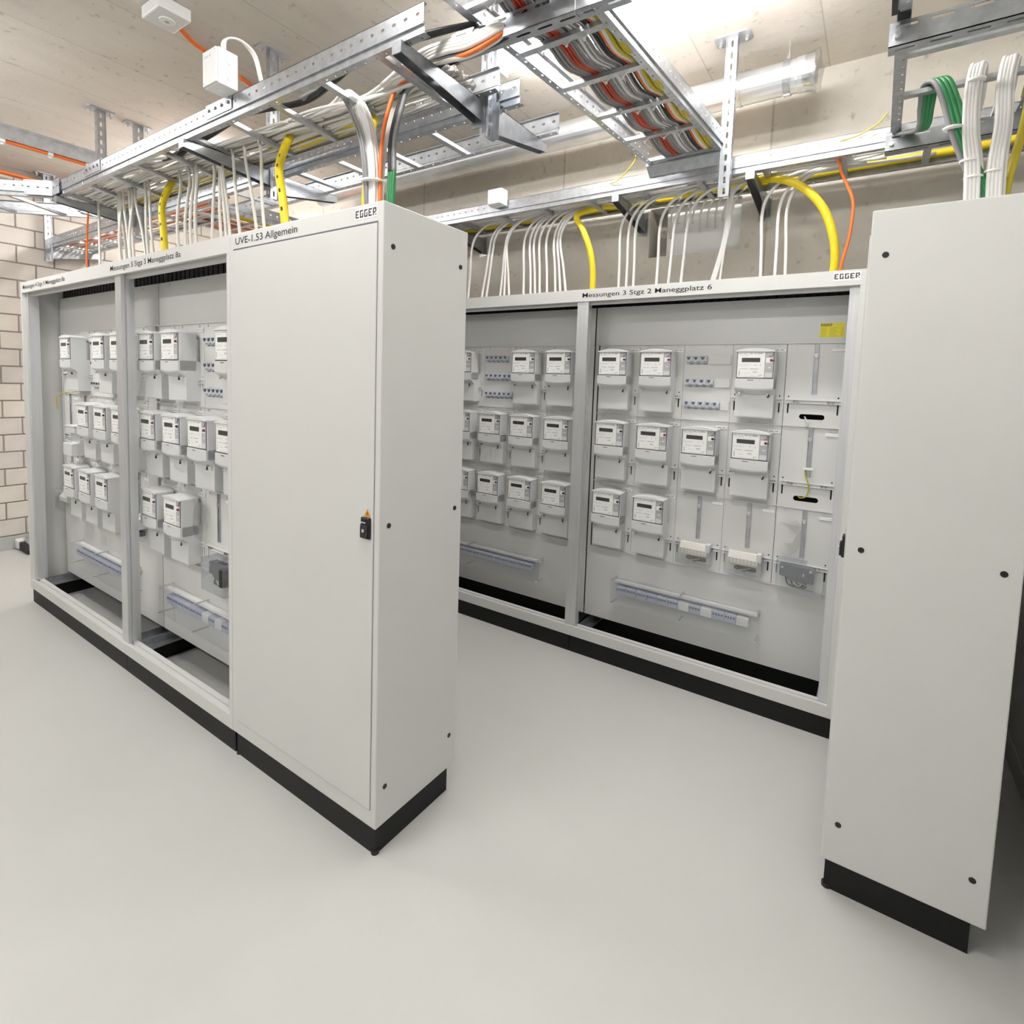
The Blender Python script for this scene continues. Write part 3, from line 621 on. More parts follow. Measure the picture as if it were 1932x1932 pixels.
cable('loose_wire', [(-2.98, 0.17, 1.418), (-3.06, 0.12, 1.405), (-3.10, 0.10, 1.375), (-3.095, 0.10, 1.30)], 0.003, 'cable_olive', 'thin yellow-green wire hanging by the side wall of the far left cabinet', cat='wire')

# ------------------------------------------------------------------ ladders, posts, arms
X_, Y_, Z_ = Vector((1, 0, 0)), Vector((0, 1, 0)), Vector((0, 0, 1))
def ladder(label, A0, A1, B0, B1, z, rungs, h=0.085, mt='galv', pitch=0.05, extra=None):
    """side rails A0-A1 and B0-B1 (plan points), rungs at fractions along them"""
    t = thing('cable_ladder', label, 'cable ladder', ((A0[0]+B1[0])/2, (A0[1]+B1[1])/2, z)); o = Vector(t.location)
    a0, a1, b0, b1 = [Vector((p[0], p[1], z))-o for p in (A0, A1, B0, B1)]
    for (p, q, other) in ((a0, a1, b0), (b0, b1, a0)):
        u = (q-p); L = u.length; u.normalize(); n = Z_.cross(u)
        if n.dot(other-p) < 0: n = -n           # n points inwards
        mb = MB()
        mb.slotted(p, u, Z_, n, L, 0.026, h, 0.002, pitch, 0.016, 0.010, h*0.66)
        mb.obox(p, u, Z_, n, (0, L), (h-0.002, h), (0, 0.014))
        mb.obox(p, u, Z_, n, (0, L), (0.022, 0.028), (-0.003, 0.008))
        mb.obox(p, u, Z_, n, (0, L), (0.0, 0.026), (0.004, 0.006))
        mb.slotted(p+n*0.004, u, n, -Z_, L, 0.0, 0.028, 0.002, pitch, 0.010, 0.006, 0.018)
        mb.build('side_rail', mt, t)
    for f in rungs:
        p = a0.lerp(a1, f); q = b0.lerp(b1, f); u = (q-p); L = u.length; u.normalize(); v = Z_.cross(u)
        MB().obox(p, u, v, Z_, (0.006, L-0.006), (-0.014, 0.014), (0.000, 0.003)).obox(p, u, v, Z_, (0.006, L-0.006), (-0.014, -0.011), (0.003, 0.016)).obox(p, u, v, Z_, (0.006, L-0.006), (0.011, 0.014), (0.003, 0.016)).build('rung', mt, t)
    return t
def fr(x0, x1, first, step):
    out = []; x = first
    while min(x0, x1)+0.02 < x < max(x0, x1)-0.02: out.append((x-x0)/(x1-x0)); x += step
    return out
ladder('long cable ladder over the left cabinets, full of pale cables', (0.055, 0.095), (-3.02, 0.095), (0.055, 0.49), (-3.25, 0.49), 2.61, fr(0.055, -3.02, -0.16, -0.30))
ladder('second cable ladder running just behind the long left one', (0.09, 0.565), (-4.76, 0.565), (0.09, 0.865), (-4.76, 0.865), 2.60, fr(0.09, -4.76, -0.385, -0.303))
ladder('crossing cable ladder carrying red and grey cables between the rows', (0.045, -0.62), (0.205, 1.60), (0.425, -0.62), (0.575, 1.60), 2.70, fr(-0.62, 1.60, -0.33, 0.27))
ladder('cable ladder along the back wall above the back row', (-1.70, 1.635), (1.80, 1.635), (-1.70, 1.955), (1.80, 1.955), 2.60, fr(-1.70, 1.80, -1.40, 0.307), h=0.08)
ladder('cable ladder over the right cabinet with cables hanging down', (1.232, 0.42), (1.232, 1.62), (1.640, 0.42), (1.640, 1.62), 2.625, [(y-0.42)/1.2 for y in (0.99, 1.275)])
ladder('cable ladder branching back behind the left row with orange and yellow cables', (-2.79, 0.88), (-2.79, 1.98), (-2.27, 0.88), (-2.27, 1.98), 2.60, fr(0.88, 1.98, 1.02, 0.27))
ladder('angled cable ladder leaving the long ladder at the far left', (-3.02, 0.095), (-3.75, -0.52), (-3.25, 0.49), (-4.05, -0.18), 2.61, (0.3, 0.6, 0.9))
q = thing('joint_plate', 'angled joint plate where the long left ladder turns', 'bracket', (-3.02, 0.09, 2.61))
for (u, L) in ((X_, 0.12), (Vector((-0.765, -0.644, 0)), 0.16)):
    n = Z_.cross(u); n = n if n.y < 0 else -n
    MB().slotted(n*0.004, u, Z_, n, L, 0.004, 0.092, 0.002, 0.05, 0.018, 0.008, 0.05).build('leaf', 'galv', q)
for (x, lb) in ((-1.10, 'splice plate on the long ladder just left of the white junction box'), (-2.42, 'splice plate on the long ladder above the far left cabinet')):
    s_ = thing('splice_plate', lb, 'bracket', (x, 0.095, 2.61), 'ladder splice plates')
    MB().box(-0.10, 0.10, -0.005, -0.002, 0.03, 0.088).build('plate', 'galv', s_, bevel=0.001, seg=1)
    for i in range(4): MB().cyl((-0.075+0.05*i, -0.011, 0.062), (-0.075+0.05*i, -0.005, 0.062), 0.007, 8).build('bolt', 'galv_dark', s_)
def post(x, y, zb, label, face=-1, group='ceiling posts for the cable ladders', rz=0):
    t = thing('ceiling_post', label, 'support post', (x, y, zb), group, rz); L = H-zb-0.008
    MB().slotted(Vector((-0.025, 0.012*face, 0)), Z_, X_, Vector((0, face, 0)), L, 0, 0.05, 0.0025, 0.05, 0.030, 0.011, 0.025).build('slotted_web', 'galv', t)
    for sx in (-0.025, 0.0225):
        MB().slotted(Vector((sx, -0.012, 0)), Z_, Y_, X_, L, -0.012, 0.024, 0.0025, 0.05, 0.024, 0.009, 0.008).build('flange', 'galv', t)
    hp = MB().prism([(-0.08, -0.03), (-0.065, -0.045), (0.065, -0.045), (0.08, -0.03), (0.08, 0.03), (0.065, 0.045), (-0.065, 0.045), (-0.08, 0.03)], 'z', L, L+0.0075).build('head_plate', 'galv', t)
    for sx in (-0.058, 0.058): MB().cyl((sx, 0, L-0.022), (sx, 0, L), 0.0055, 8).cyl((sx, 0, L-0.010), (sx, 0, L), 0.010, 6).build('anchor_bolt', 'chrome', hp)
    return t
post(0.590, 1.586, 2.478, 'slotted ceiling post standing free in front of the back wall ladder')
post(-0.030, 0.528, 2.475, 'slotted ceiling post at the right end of the long left ladder', rz=PI/2)
post(-1.412, 0.528, 2.472, 'slotted ceiling post behind the white junction box on the ladder', rz=PI/2)
post(-2.978, 0.540, 2.472, 'slotted ceiling post farther back of the pair above the far left cabinet', rz=PI/2)
post(-2.952, 0.318, 2.70, 'wide slotted ceiling post, nearer of the pair above the far left cabinet', rz=PI/2)
post(-4.735, 0.540, 2.472, 'slotted post in the far left corner before the brick wall', rz=PI/2)
post(0.490, 0.300, 2.630, 'slotted ceiling post above the crossing ladder at the top edge')
def arm(label, o, u, L, hgt, tip, mt='galv', name='cantilever_arm'):
    """pressed arm from a post: vertical web tapering to the tip, slotted top flange"""
    t = thing(name, label, 'bracket', o, 'cantilever arms under the ladders'); u = Vector(u).normalized(); n = Z_.cross(u)
    O = Vector((0, 0, 0))
    for s_ in (-0.02, 0.018):
        P = []
        for k in (s_, s_+0.002):
            for (a, z) in ((0, -hgt), (L, -tip), (L, 0), (0, 0)): P.append(O + u*a + n*k + Z_*z)
        MB().quad8(P).build('web', mt, t)
    MB().slotted(O-n*0.02, u, n, -Z_, L, 0, 0.04, 0.002, 0.06, 0.035, 0.010, 0.02).build('slotted_flange', mt, t)
    MB().obox(O, n, Z_, u, (-0.03, 0.03), (-hgt-0.02, 0.015), (-0.004, 0)).build('foot_plate', mt, t)
    MB().obox(O, n, Z_, u, (-0.02, 0.02), (-tip, 0), (L, L+0.003)).build('tip', mt, t)
    return t
arm('galvanised arm under the right end of the long left ladder', (-0.050, 0.50, 2.608), (0, -1, 0), 0.41, 0.075, 0.035, 'galv_dark')
arm('bright tapered bracket reaching back from the post at the ladder end', (-0.020, 0.556, 2.600), (0, 1, 0), 0.36, 0.10, 0.035)
arm('galvanised arm under the long left ladder below the white box post', (-1.412, 0.50, 2.608), (0, -1, 0), 0.41, 0.075, 0.035)
arm('tapered bracket reaching back from the white box post', (-1.412, 0.556, 2.600), (0, 1, 0), 0.36, 0.10, 0.035)
arm('galvanised arm under the long left ladder above the far left cabinet', (-2.978, 0.51, 2.608), (0, -1, 0), 0.42, 0.075, 0.035)
arm('tapered bracket at the far left post', (-4.735, 0.567, 2.600), (0, 1, 0), 0.36, 0.10, 0.035)
arm('dark wall bracket under the back ladder near the middle cables', (0.010, 2.056, 2.597), (0, -1, 0), 0.42, 0.10, 0.035, 'galv_dark')
arm('wall bracket under the back ladder right of the free post', (0.690, 2.056, 2.597), (0, -1, 0), 0.42, 0.10, 0.035, 'galv_dark')
arm('wall bracket under the back ladder at its hidden left part', (-1.20, 2.056, 2.597), (0, -1, 0), 0.42, 0.10, 0.035, 'galv_dark')
def channel(label, p, q, hgt=0.065, wid=0.045, mt='galv'):
    """slotted C-channel lying under a ladder"""
    p = Vector(p); q = Vector(q); u = (q-p); L = u.length; u.normalize(); n = Z_.cross(u); O = Vector((0, 0, 0))
    t = thing('support_channel', label, 'channel', p, 'support channels')
    MB().slotted(O-n*(wid/2), u, Z_, n, L, 0, hgt, 0.0025, 0.075, 0.050, 0.009, hgt*0.8).build('web', mt, t)
    MB().slotted(O-n*(wid/2), u, n, Z_, L, 0, wid, 0.0025, 0.075, 0.050, 0.009, wid*0.5).build('slotted_base', mt, t)
    MB().slotted(O+n*(wid/2), u, Z_, n, L, 0, hgt, 0.0025, 0.075, 0.050, 0.009, hgt*0.8).build('web', mt, t)
    MB().cyl(O+u*0.02-n*(wid/2+0.012)+Z_*(hgt*0.4), O+u*0.02-n*(wid/2)+Z_*(hgt*0.4), 0.009, 8).build('bolt', 'chrome', t)
    return t
channel('slotted channel under the crossing ladder at the top edge', (0.02, 0.285, 2.632), (0.62, 0.305, 2.632))
channel('slotted channel under the near end of the right ladder', (1.215, 0.80, 2.558), (1.70, 0.80, 2.558), mt='galv_dark')
channel('slotted channel under the far end of the right ladder', (1.215, 1.600, 2.558), (1.70, 1.600, 2.558), mt='galv_dark')
t = channel('ceiling channel at the upper left carrying a thin orange tube', (-2.952, 0.29, 2.845), (-2.952, -0.75, 2.845), hgt=0.085)
cable('orange_conduit', [(-2.945, 0.28, 2.838), (-2.945, -0.1, 2.838), (-2.945, -0.75, 2.838)], 0.011, 'cable_orange', 'orange tube running under the ceiling channel at the upper left', cat='conduit')
for (y, lb) in ((0.245, 'white tube clip next to the nearer ceiling post'), (0.06, 'white tube clip midway along the upper left channel'), (-0.155, 'white tube clip of the upper left channel at the frame edge')):
    t = thing('tube_clip', lb, 'clip', (-2.945, y, 2.838), 'white tube clips'); MB().tube([(0, -0.012, 0), (0, 0.012, 0)], 0.016, 10).build('ring', 'white_plastic', t); MB().box(-0.006, 0.006, -0.006, 0.006, -0.024, -0.014).build('tab', 'white_plastic', t)
# black edge guards on the right ladder
tag(MB().box(1.218, 1.232, 0.50, 0.72, 2.612, 2.715).box(1.232, 1.262, 0.735, 0.765, 2.618, 2.632).build('edge_guard', 'rubber'), 'black rubber edge guard on the near end of the right ladder', 'edge guard')
# deflector sheet at the end of the crossing ladder
tag(MB().prism([(1.575, 2.69), (1.577, 2.70), (1.625, 2.655), (1.665, 2.652), (1.665, 2.649), (1.622, 2.651)], 'x', 0.20, 0.60).build('deflector_sheet', 'galv'), 'bent galvanised sheet where the crossing ladder meets the wall ladder', 'sheet')

# ------------------------------------------------------------------ duct, boxes, ceiling items
t = thing('air_duct', 'round galvanised air duct under the ceiling, its open end wrapped in film', 'duct', (-2.65, 1.744, 3.035)); L = 3.575; r = 0.072; D0 = 2.4
mb = MB(); path = [(0, 0, 0)]; rr = [r]
mb.tube([(0, 0, 0), (D0+0.55, 0, 0), (D0+0.551, 0, 0), (D0+0.565, 0, 0), (D0+0.566, 0, 0), (D0+0.84, 0, 0), (D0+0.841, 0, 0), (D0+0.855, 0, 0), (D0+0.856, 0, 0), (L-0.08, 0, 0), (L-0.07, 0, 0), (L, 0, 0)], [r, r, r+0.003, r+0.003, r, r, r+0.003, r+0.003, r, r, r+0.003, r+0.006], 28)
mb.build('pipe', 'duct', t, smooth=False)
MB().tube([(D0+1.043, 0, 0), (D0+1.073, 0, 0)], r+0.005, 28).build('clamp', 'galv', t)
for sz in (1, -1): MB().box(D0+1.045, D0+1.071, -0.012, 0.012, sz*(r+0.003)-0.006, sz*(r+0.003)+0.006).build('clamp_lug', 'galv', t)
MB().cyl((D0+1.058, 0, r), (D0+1.058, 0, 0.165), 0.0045, 8).cyl((D0+1.058, 0, r+0.012), (D0+1.058, 0, r+0.026), 0.009, 6).build('threaded_rod', 'chrome', t)
mb = MB(); n = 28
for i, (x, a) in enumerate(((L-0.045, 0.0), (L-0.015, 0.006), (L+0.012, 0.010), (L+0.020, -0.004))):
    for k in range(n):
        th = 2*PI*k/n; q_ = r+0.008+a+0.005*math.sin(5*th+i)+random.uniform(-0.003, 0.003); mb.v.append((x+0.006*math.sin(3*th), q_*math.cos(th), q_*math.sin(th)))
for i in range(3):
    for k in range(n): k2 = (k+1) % n; mb.f.append((i*n+k, i*n+k2, (i+1)*n+k2, (i+1)*n+k))
mb.f.append(tuple(3*n+k for k in range(n)))
o = mb.build('film_wrap', 'film', t); md = o.modifiers.new('t', 'SOLIDIFY'); md.thickness = 0.001
def junction_box(loc, sx, sy, sz, label, knobs=True):
    t = thing('junction_box', label, 'box', loc, 'white junction boxes')
    MB().box(0, sx, 0, sy, 0, sz).build('case', 'white_plastic', t, bevel=0.003)
    MB().box(0.003, sx-0.003, -0.008, -0.0005, 0.003, sz-0.003).build('cover', 'white_plastic', t, bevel=0.002)
    for i in range(2): MB().cyl((sx, sy*0.55, sz*(0.3+0.42*i)), (sx+0.003, sy*0.55, sz*(0.3+0.42*i)), 0.014, 16).build('knockout', 'white_plastic', t)
    MB().cyl((sx*0.5, sy*0.5, -0.003), (sx*0.5, sy*0.5, 0), 0.016, 16).build('knockout', 'white_plastic', t)
    for (a, b) in ((0.012, 0.012), (sx-0.012, sz-0.012)): MB().cyl((a, -0.010, b), (a, -0.008, b), 0.003, 8).build('cover_screw', 'print_pale', t)
    if knobs: MB().box(0.015, 0.045, -0.0085, -0.008, sz-0.030, sz-0.023).box(0.052, 0.066, -0.0085, -0.008, sz-0.030, sz-0.023).build('handwriting', 'print_pale', t)
    return t
junction_box((-1.045, 0.008, 2.690), 0.105, 0.078, 0.135, 'white junction box clipped on the long left ladder rail')
junction_box((-0.795, 1.562, 2.640), 0.100, 0.065, 0.092, 'small white junction box on the back wall ladder rail', False)
for i in range(3):
    cable('box_lead', [(-0.985+0.012*i, 0.045, 2.825), (-0.980+0.012*i, 0.05, 2.875), (-0.945+0.01*i, 0.09, 2.89-0.005*i), (-0.915+0.008*i, 0.135, 2.84), (-0.900+0.006*i, 0.16, 2.74), (-0.88, 0.20, 2.66)], 0.0045, 'cable_bright', 'thin white lead looping out of the junction box on the long ladder', 'leads of the ladder junction box')
t = thing('ceiling_sensor', 'white box sensor on the ceiling at the upper left', 'sensor', (-1.52, 0.085, H-0.055), None, 0.0)
MB().box(-0.085, 0.085, -0.07, 0.065, 0, 0.054).build('case', 'white_plastic', t, bevel=0.006)
MB().cyl((0.0, 0, -0.004), (0, 0, 0.001), 0.032, 24).build('lens_ring', 'label', t, bevel=0.001, seg=1); MB().cyl((0, 0, -0.006), (0, 0, -0.003), 0.010, 16).build('lens', 'module', t)
cable('orange_conduit', [(-1.57, 0.14, 3.185), (-1.63, 0.25, 3.170), (-1.68, 0.36, 3.180), (-1.71, 0.45, 3.182)], 0.011, 'cable_orange', 'orange conduit on the ceiling behind the white sensor', cat='conduit')
cable('orange_conduit', [(-1.76, 0.56, 3.185), (-1.85, 0.80, 3.185), (-1.96, 1.10, 3.185), (-2.05, 1.40, 3.185)], 0.011, 'cable_orange', 'orange conduit on the ceiling seen through the long left ladder', cat='conduit')
cable('orange_conduit', [(-0.95, 0.95, 3.185), (-0.93, 1.15, 3.185), (-0.90, 1.40, 3.185)], 0.010, 'cable_orange', 'short orange conduit on the ceiling above the second ladder', cat='conduit')
t = thing('conduit_clamp', 'small metal clamp holding the orange conduit beside the sensor', 'clip', (-1.70, 0.41, 3.17))
MB().box(-0.03, 0.03, -0.014, 0.014, 0.014, 0.029).box(-0.03, -0.02, -0.014, 0.014, -0.012, 0.014).box(0.02, 0.03, -0.014, 0.014, -0.012, 0.014).build('saddle', 'galv', t, bevel=0.001, seg=1); MB().cyl((0, 0, -0.016), (0, 0, -0.010), 0.007, 8).build('bolt', 'chrome', t)
for i in range(3):
    cable('orange_conduit', [(-4.66+0.022*i, -0.6, 3.10-0.006*i), (-4.66+0.022*i, 0.2, 3.10), (-4.66+0.022*i, 0.50, 3.095), (-4.64+0.022*i, 0.9, 3.09)], 0.011, 'cable_orange', 'orange conduit under the ceiling beside the brick wall, one of three', 'orange conduits by the brick wall', cat='conduit')
# device on the floor by the brick wall
t = thing('floor_device', 'low dark device with a white corner lying by the brick wall', 'device', (-4.52, 0.28, 0))
MB().prism([(-0.26, 0), (0.0, 0), (0.0, 0.035), (-0.05, 0.06), (-0.26, 0.075)], 'y', 0.0, 0.30).build('base', 'rubber', t, bevel=0.006)
MB().prism([(-0.24, 0.0745), (-0.055, 0.062), (-0.02, 0.05), (-0.05, 0.072), (-0.24, 0.088)], 'y', 0.03, 0.30).build('top_cover', 'device_grey', t)
MB().prism([(-0.275, 0.01), (-0.20, 0.01), (-0.20, 0.085), (-0.275, 0.09)], 'y', -0.012, 0.05).build('white_corner', 'white_plastic', t, bevel=0.008)

# ------------------------------------------------------------------ cables
R_ = random.uniform
# bed of pale cables in the long left ladder
for i in range(26):
    y = 0.20 + 0.255*(i % 13)/12; lay = i // 13; z0 = 2.634 + 0.013*lay
    x1 = R_(-0.95, -0.25) if i % 3 else -0.05
    P = []; x = -3.05
    while x < x1:
        P.append((x, y + (0.455-y)*0.42*min(1, max(0, (x+2.0)/1.3)) + R_(-0.018, 0.018), z0 + R_(-0.002, 0.006))); x += 0.30
    P.append((x1, y + (0.455-y)*0.42 + R_(-0.01, 0.01), z0))
    cable('ladder_cable', P, R_(0.0055, 0.0075), 'cable_white' if i % 4 else 'cable_bright', 'pale cable lying lengthwise in the long left ladder', 'pale cables lying in the long left ladder', seg=4, n=6)
for i in range(7):
    y = 0.12 + 0.022*i; P = []; x = -3.05; xe = -1.7 - 0.12*i
    while x < xe: P.append((x, y+R_(-0.02, 0.02), 2.636+R_(0, 0.012))); x += 0.26
    P.append((xe+0.05, y+0.08, 2.65))
    cable('ladder_cable', P, 0.0065, 'cable_white', 'pale cable lying lengthwise in the long left ladder', 'pale cables lying in the long left ladder', seg=4, n=6)
for i in range(6):
    y0 = 0.30 + 0.02*i
    cable('ladder_cable', [(-1.25, y0, 2.655), (-1.0, y0+0.0, 2.66), (-0.75, y0-0.02, 2.65), (-0.5, y0+0.03, 2.66), (-0.28, y0-0.01, 2.655), (-0.05, y0, 2.65)], 0.0065, 'cable_bright', 'pale cable lying lengthwise in the long left ladder', 'pale cables lying in the long left ladder', seg=5, n=6)
for i in range(2):
    cable('black_cable', [(-1.9, 0.22+0.02*i, 2.65), (-1.35, 0.17+0.014*i, 2.642), (-1.0, 0.15+0.014*i, 2.648), (-0.72, 0.22+0.014*i, 2.656), (-0.48, 0.19+0.015*i, 2.665), (-0.25, 0.14+0.015*i, 2.662), (0.0, 0.17+0.015*i, 2.66), (0.12, 0.26, 2.70)], 0.008, 'cable_black', 'black cable snaking along the front of the long left ladder', 'black cables in the long left ladder', seg=7)
# yellow conduit along its back
cable('yellow_conduit', [(-3.0, 0.455, 2.645), (-2.5, 0.455, 2.645), (-2.0, 0.452, 2.645), (-1.5, 0.456, 2.646), (-1.0, 0.452, 2.645), (-0.72, 0.45, 2.648), (-0.58, 0.43, 2.655), (-0.50, 0.40, 2.62), (-0.475, 0.36, 2.52), (-0.45, 0.32, 2.30), (-0.44, 0.30, 2.06)], 0.0165, 'cable_yellow', 'yellow conduit at the back of the long left ladder dropping behind the white bundle', cat='conduit', n=10)
def yellow_drop(xt, xb, label):
    P = [(xt-0.26, 0.42, 2.650), (xt-0.10, 0.40, 2.655), (xt-0.02, 0.36, 2.632), (xt+0.015, 0.31, 2.56), (xt+0.035, 0.27, 2.45), ((xt+xb)/2+0.03, 0.25, 2.30), (xb, 0.25, 2.06)]
    o = cable('yellow_conduit', P, 0.0175, 'cable_yellow', label, cat='conduit', n=12)
    sp = smooth_path(P, 7)
    q = MB()
    for k in range(24, len(sp)-3, 3):
        p = sp[k]; u = (sp[k+1]-sp[k]).normalized(); n_ = Vector((0.45, -0.89, 0)); q.obox(p+n_*0.0168, u, u.cross(n_), n_, (-0.004, 0.012), (-0.004, 0.004), (0, 0.0016))
    q.build('printed_marks', 'ink', o)
yellow_drop(-2.06, -1.93, 'yellow conduit dropping into the Messungen 5 cabinet')
yellow_drop(-0.985, -0.855, 'yellow conduit dropping into the closed UVE cabinet')
# white drops over the left row: bottom x, top x
DROPS = [(-2.854, -2.914), (-2.47, -2.62), (-2.455, -2.60), (-2.44, -2.585), (-2.403, -2.544), (-2.348, -2.465), (-2.306, -2.429), (-2.193, -2.387), (-2.102, -2.258), (-2.046, -2.212), (-1.742, -1.857), (-1.687, -1.763), (-1.635, -1.72), (-1.615, -1.695), (-1.561, -1.682), (-1.515, -1.52), (-1.36, -1.47), (-1.345, -1.455), (-1.33, -1.44), (-1.187, -1.344), (-1.087, -1.241), (-1.003, -1.12)]
for i, (xb, xt) in enumerate(DROPS):
    yb = 0.25+R_(-0.02, 0.02); k = R_(0.22, 0.36)
    P = [(xt-k-0.2, 0.34+R_(-0.08, 0.06), 2.648), (xt-k*0.5, 0.32, 2.655), (xt-0.055, 0.30, 2.648), (xt-0.01, 0.29, 2.602), (xt+0.02, 0.28, 2.53), (xt+(xb-xt)*0.55, yb+0.01, 2.33), (xb, yb, 2.06)]
    cable('hanging_cable', P, 0.0072, 'cable_white', '%s pale cable from left hanging into the open left cabinets' % ORDL[i], 'pale cables hanging into the left cabinets', seg=7)
# thick white bundle, black, orange and green into the closed cabinet
for i in range(15):
    a, b = i % 5, i // 5
    P = [(-0.86-0.03*b, 0.34+0.016*a, 2.655), (-0.70, 0.33+0.016*a, 2.668+0.004*b), (-0.585+0.016*a, 0.31+0.012*b, 2.690-0.012*a+0.01*b), (-0.500+0.012*a, 0.29+0.012*b, 2.640-0.008*a), (-0.440+0.011*a, 0.28+0.012*b, 2.51), (-0.405+0.012*a, 0.275+0.013*b, 2.34), (-0.400+0.013*a, 0.27+0.013*b, 2.06)]
    cable('bundle_cable', P, 0.0062, 'cable_bright', 'white cable of the thick bundle dropping into the closed cabinet', 'white bundle into the closed cabinet', seg=7)
for i in range(2):
    cable('black_cable', [(-0.70, 0.20+0.012*i, 2.652), (-0.63, 0.22, 2.672), (-0.55, 0.255, 2.665), (-0.47+0.012*i, 0.26, 2.56), (-0.405+0.012*i, 0.26, 2.40), (-0.385+0.01*i, 0.27, 2.06)], 0.0055, 'cable_grey', 'thin dark cable running down the front of the white bundle', 'dark cables of the white bundle')
cable('orange_cable', [(0.05, 0.30, 2.69), (-0.10, 0.31, 2.672), (-0.22, 0.33, 2.665), (-0.305, 0.335, 2.65), (-0.335, 0.32, 2.57), (-0.345, 0.30, 2.44), (-0.340, 0.29, 2.25), (-0.332, 0.285, 2.06)], 0.0075, 'cable_orange', 'orange cable curving down beside the green one into the closed cabinet')
for i in range(3):
    cable('green_cable', [(-0.02, 0.33+0.012*i, 2.67), (-0.16, 0.335+0.012*i, 2.664), (-0.25, 0.345, 2.655-0.008*i), (-0.295+0.01*i, 0.335, 2.58), (-0.318+0.011*i, 0.32, 2.46), (-0.310+0.011*i, 0.31, 2.33)], 0.0085, 'cable_black' if i < 2 else 'cable_grey', 'black sheathed cable curving down beside the orange cable', 'black cables beside the orange one')
    cable('green_cable', [(-0.310+0.011*i, 0.31, 2.335), (-0.308+0.011*i, 0.305, 2.25), (-0.302+0.009*i, 0.30, 2.06)], 0.0086, 'cable_green', 'green cable end entering the closed cabinet', 'green cables into the closed cabinet')
for i in range(5):
    cable('hanging_cable', [(-0.05, 0.36+0.014*i, 2.66), (-0.22, 0.36+0.014*i, 2.655), (-0.32-0.01*i, 0.37, 2.62), (-0.37-0.008*i, 0.36, 2.52), (-0.385-0.004*i, 0.345, 2.36), (-0.37, 0.33, 2.06)], 0.0058, 'cable_white', 'pale cable arching from the ladder end into the closed cabinet', 'pale cables arching into the closed cabinet')
for (z, rr_, lb) in ((2.305, 0.046, 'white cable tie round the lower part of the thick bundle'), ):
    tag(MB().tube([(-0.372, 0.288, z-0.003), (-0.372, 0.288, z+0.003)], rr_, 14).build('cable_tie', 'tie'), lb, 'cable tie')
# swoop from the long ladder end up to the crossing ladder
for i in range(11):
    mt = ('cable_bright', 'cable_bright', 'cable_white', 'cable_bright', 'cable_grey', 'cable_white', 'cable_bright', 'cable_black', 'cable_black', 'cable_grey', 'cable_black')[i]
    dz = -0.010*(i % 6); dy = 0.012*(i // 4)
    P = [(-0.35, 0.30+0.012*i, 2.655), (-0.12, 0.25+0.008*i, 2.672+dz*0.5), (0.03, 0.22+dy, 2.648+dz), (0.12, 0.23+dy, 2.645+dz), (0.20+0.006*i, 0.27+dy, 2.675+dz*0.6), (0.255+0.008*i, 0.34, 2.722), (0.27+0.008*i, 0.60, 2.735), (0.28+0.008*i, 1.0, 2.735)]
    cable('swoop_cable', P, 0.0075, mt, ('dark' if 'b' == mt[6] and 'lack' in mt or 'grey' in mt else 'white') + ' cable swooping from the long ladder up to the crossing ladder', ('dark' if 'lack' in mt or 'grey' in mt else 'white') + ' cables swooping to the crossing ladder')
cable('orange_cable', [(-0.30, 0.33, 2.655), (-0.08, 0.27, 2.640), (0.03, 0.235, 2.602), (0.13, 0.235, 2.598), (0.215, 0.27, 2.640), (0.240, 0.32, 2.70), (0.235, 0.42, 2.735), (0.25, 0.8, 2.735)], 0.0075, 'cable_orange', 'orange cable swooping below the bundle to the crossing ladder')
# cables along the crossing ladder, sagging between its rungs
BUN = [(0.10, 5, 'cable_grey', 0.007), (0.145, 6, 'cable_red', 0.006), (0.185, 5, 'cable_grey', 0.0065), (0.215, 3, 'cable_bright', 0.006), (0.24, 4, 'cable_grey', 0.0065), (0.27, 2, 'cable_bright', 0.0055), (0.285, 2, 'cable_black', 0.006), (0.305, 2, 'cable_orange', 0.005), (0.318, 2, 'cable_bright', 0.0055), (0.335, 5, 'cable_olive', 0.0075)]
NM = {'cable_grey': 'grey', 'cable_red': 'red-brown', 'cable_bright': 'white', 'cable_black': 'black', 'cable_orange': 'orange', 'cable_olive': 'yellow'}
for (off, n, mt, r_) in BUN:
    for i in range(n):
        P = []; ph = R_(-0.004, 0.004)
        for k in range(18):
            y = -0.60 + k*0.135; f = (y+0.62)/2.22; xl = 0.045 + 0.16*f
            rung = (k % 2 == 0)
            P.append((xl + off*0.86 + 0.035 + (i % 3)*r_*1.9 + ph + R_(-0.002, 0.002), y, 2.724 + (i // 3)*r_*1.8 - (0.0 if rung else 0.024)))
            if y > 1.42: break
        x_e = P[-1][0]; P += [(x_e, 1.60, 2.712), (x_e+0.02, 1.72, 2.655), (x_e+0.10, 1.80, 2.635), (x_e+0.4, 1.82, 2.635)]
        cable('cross_cable', P, r_, mt, '%s cable running along the crossing ladder' % NM[mt], '%s cables along the crossing ladder' % NM[mt], seg=4, n=6)
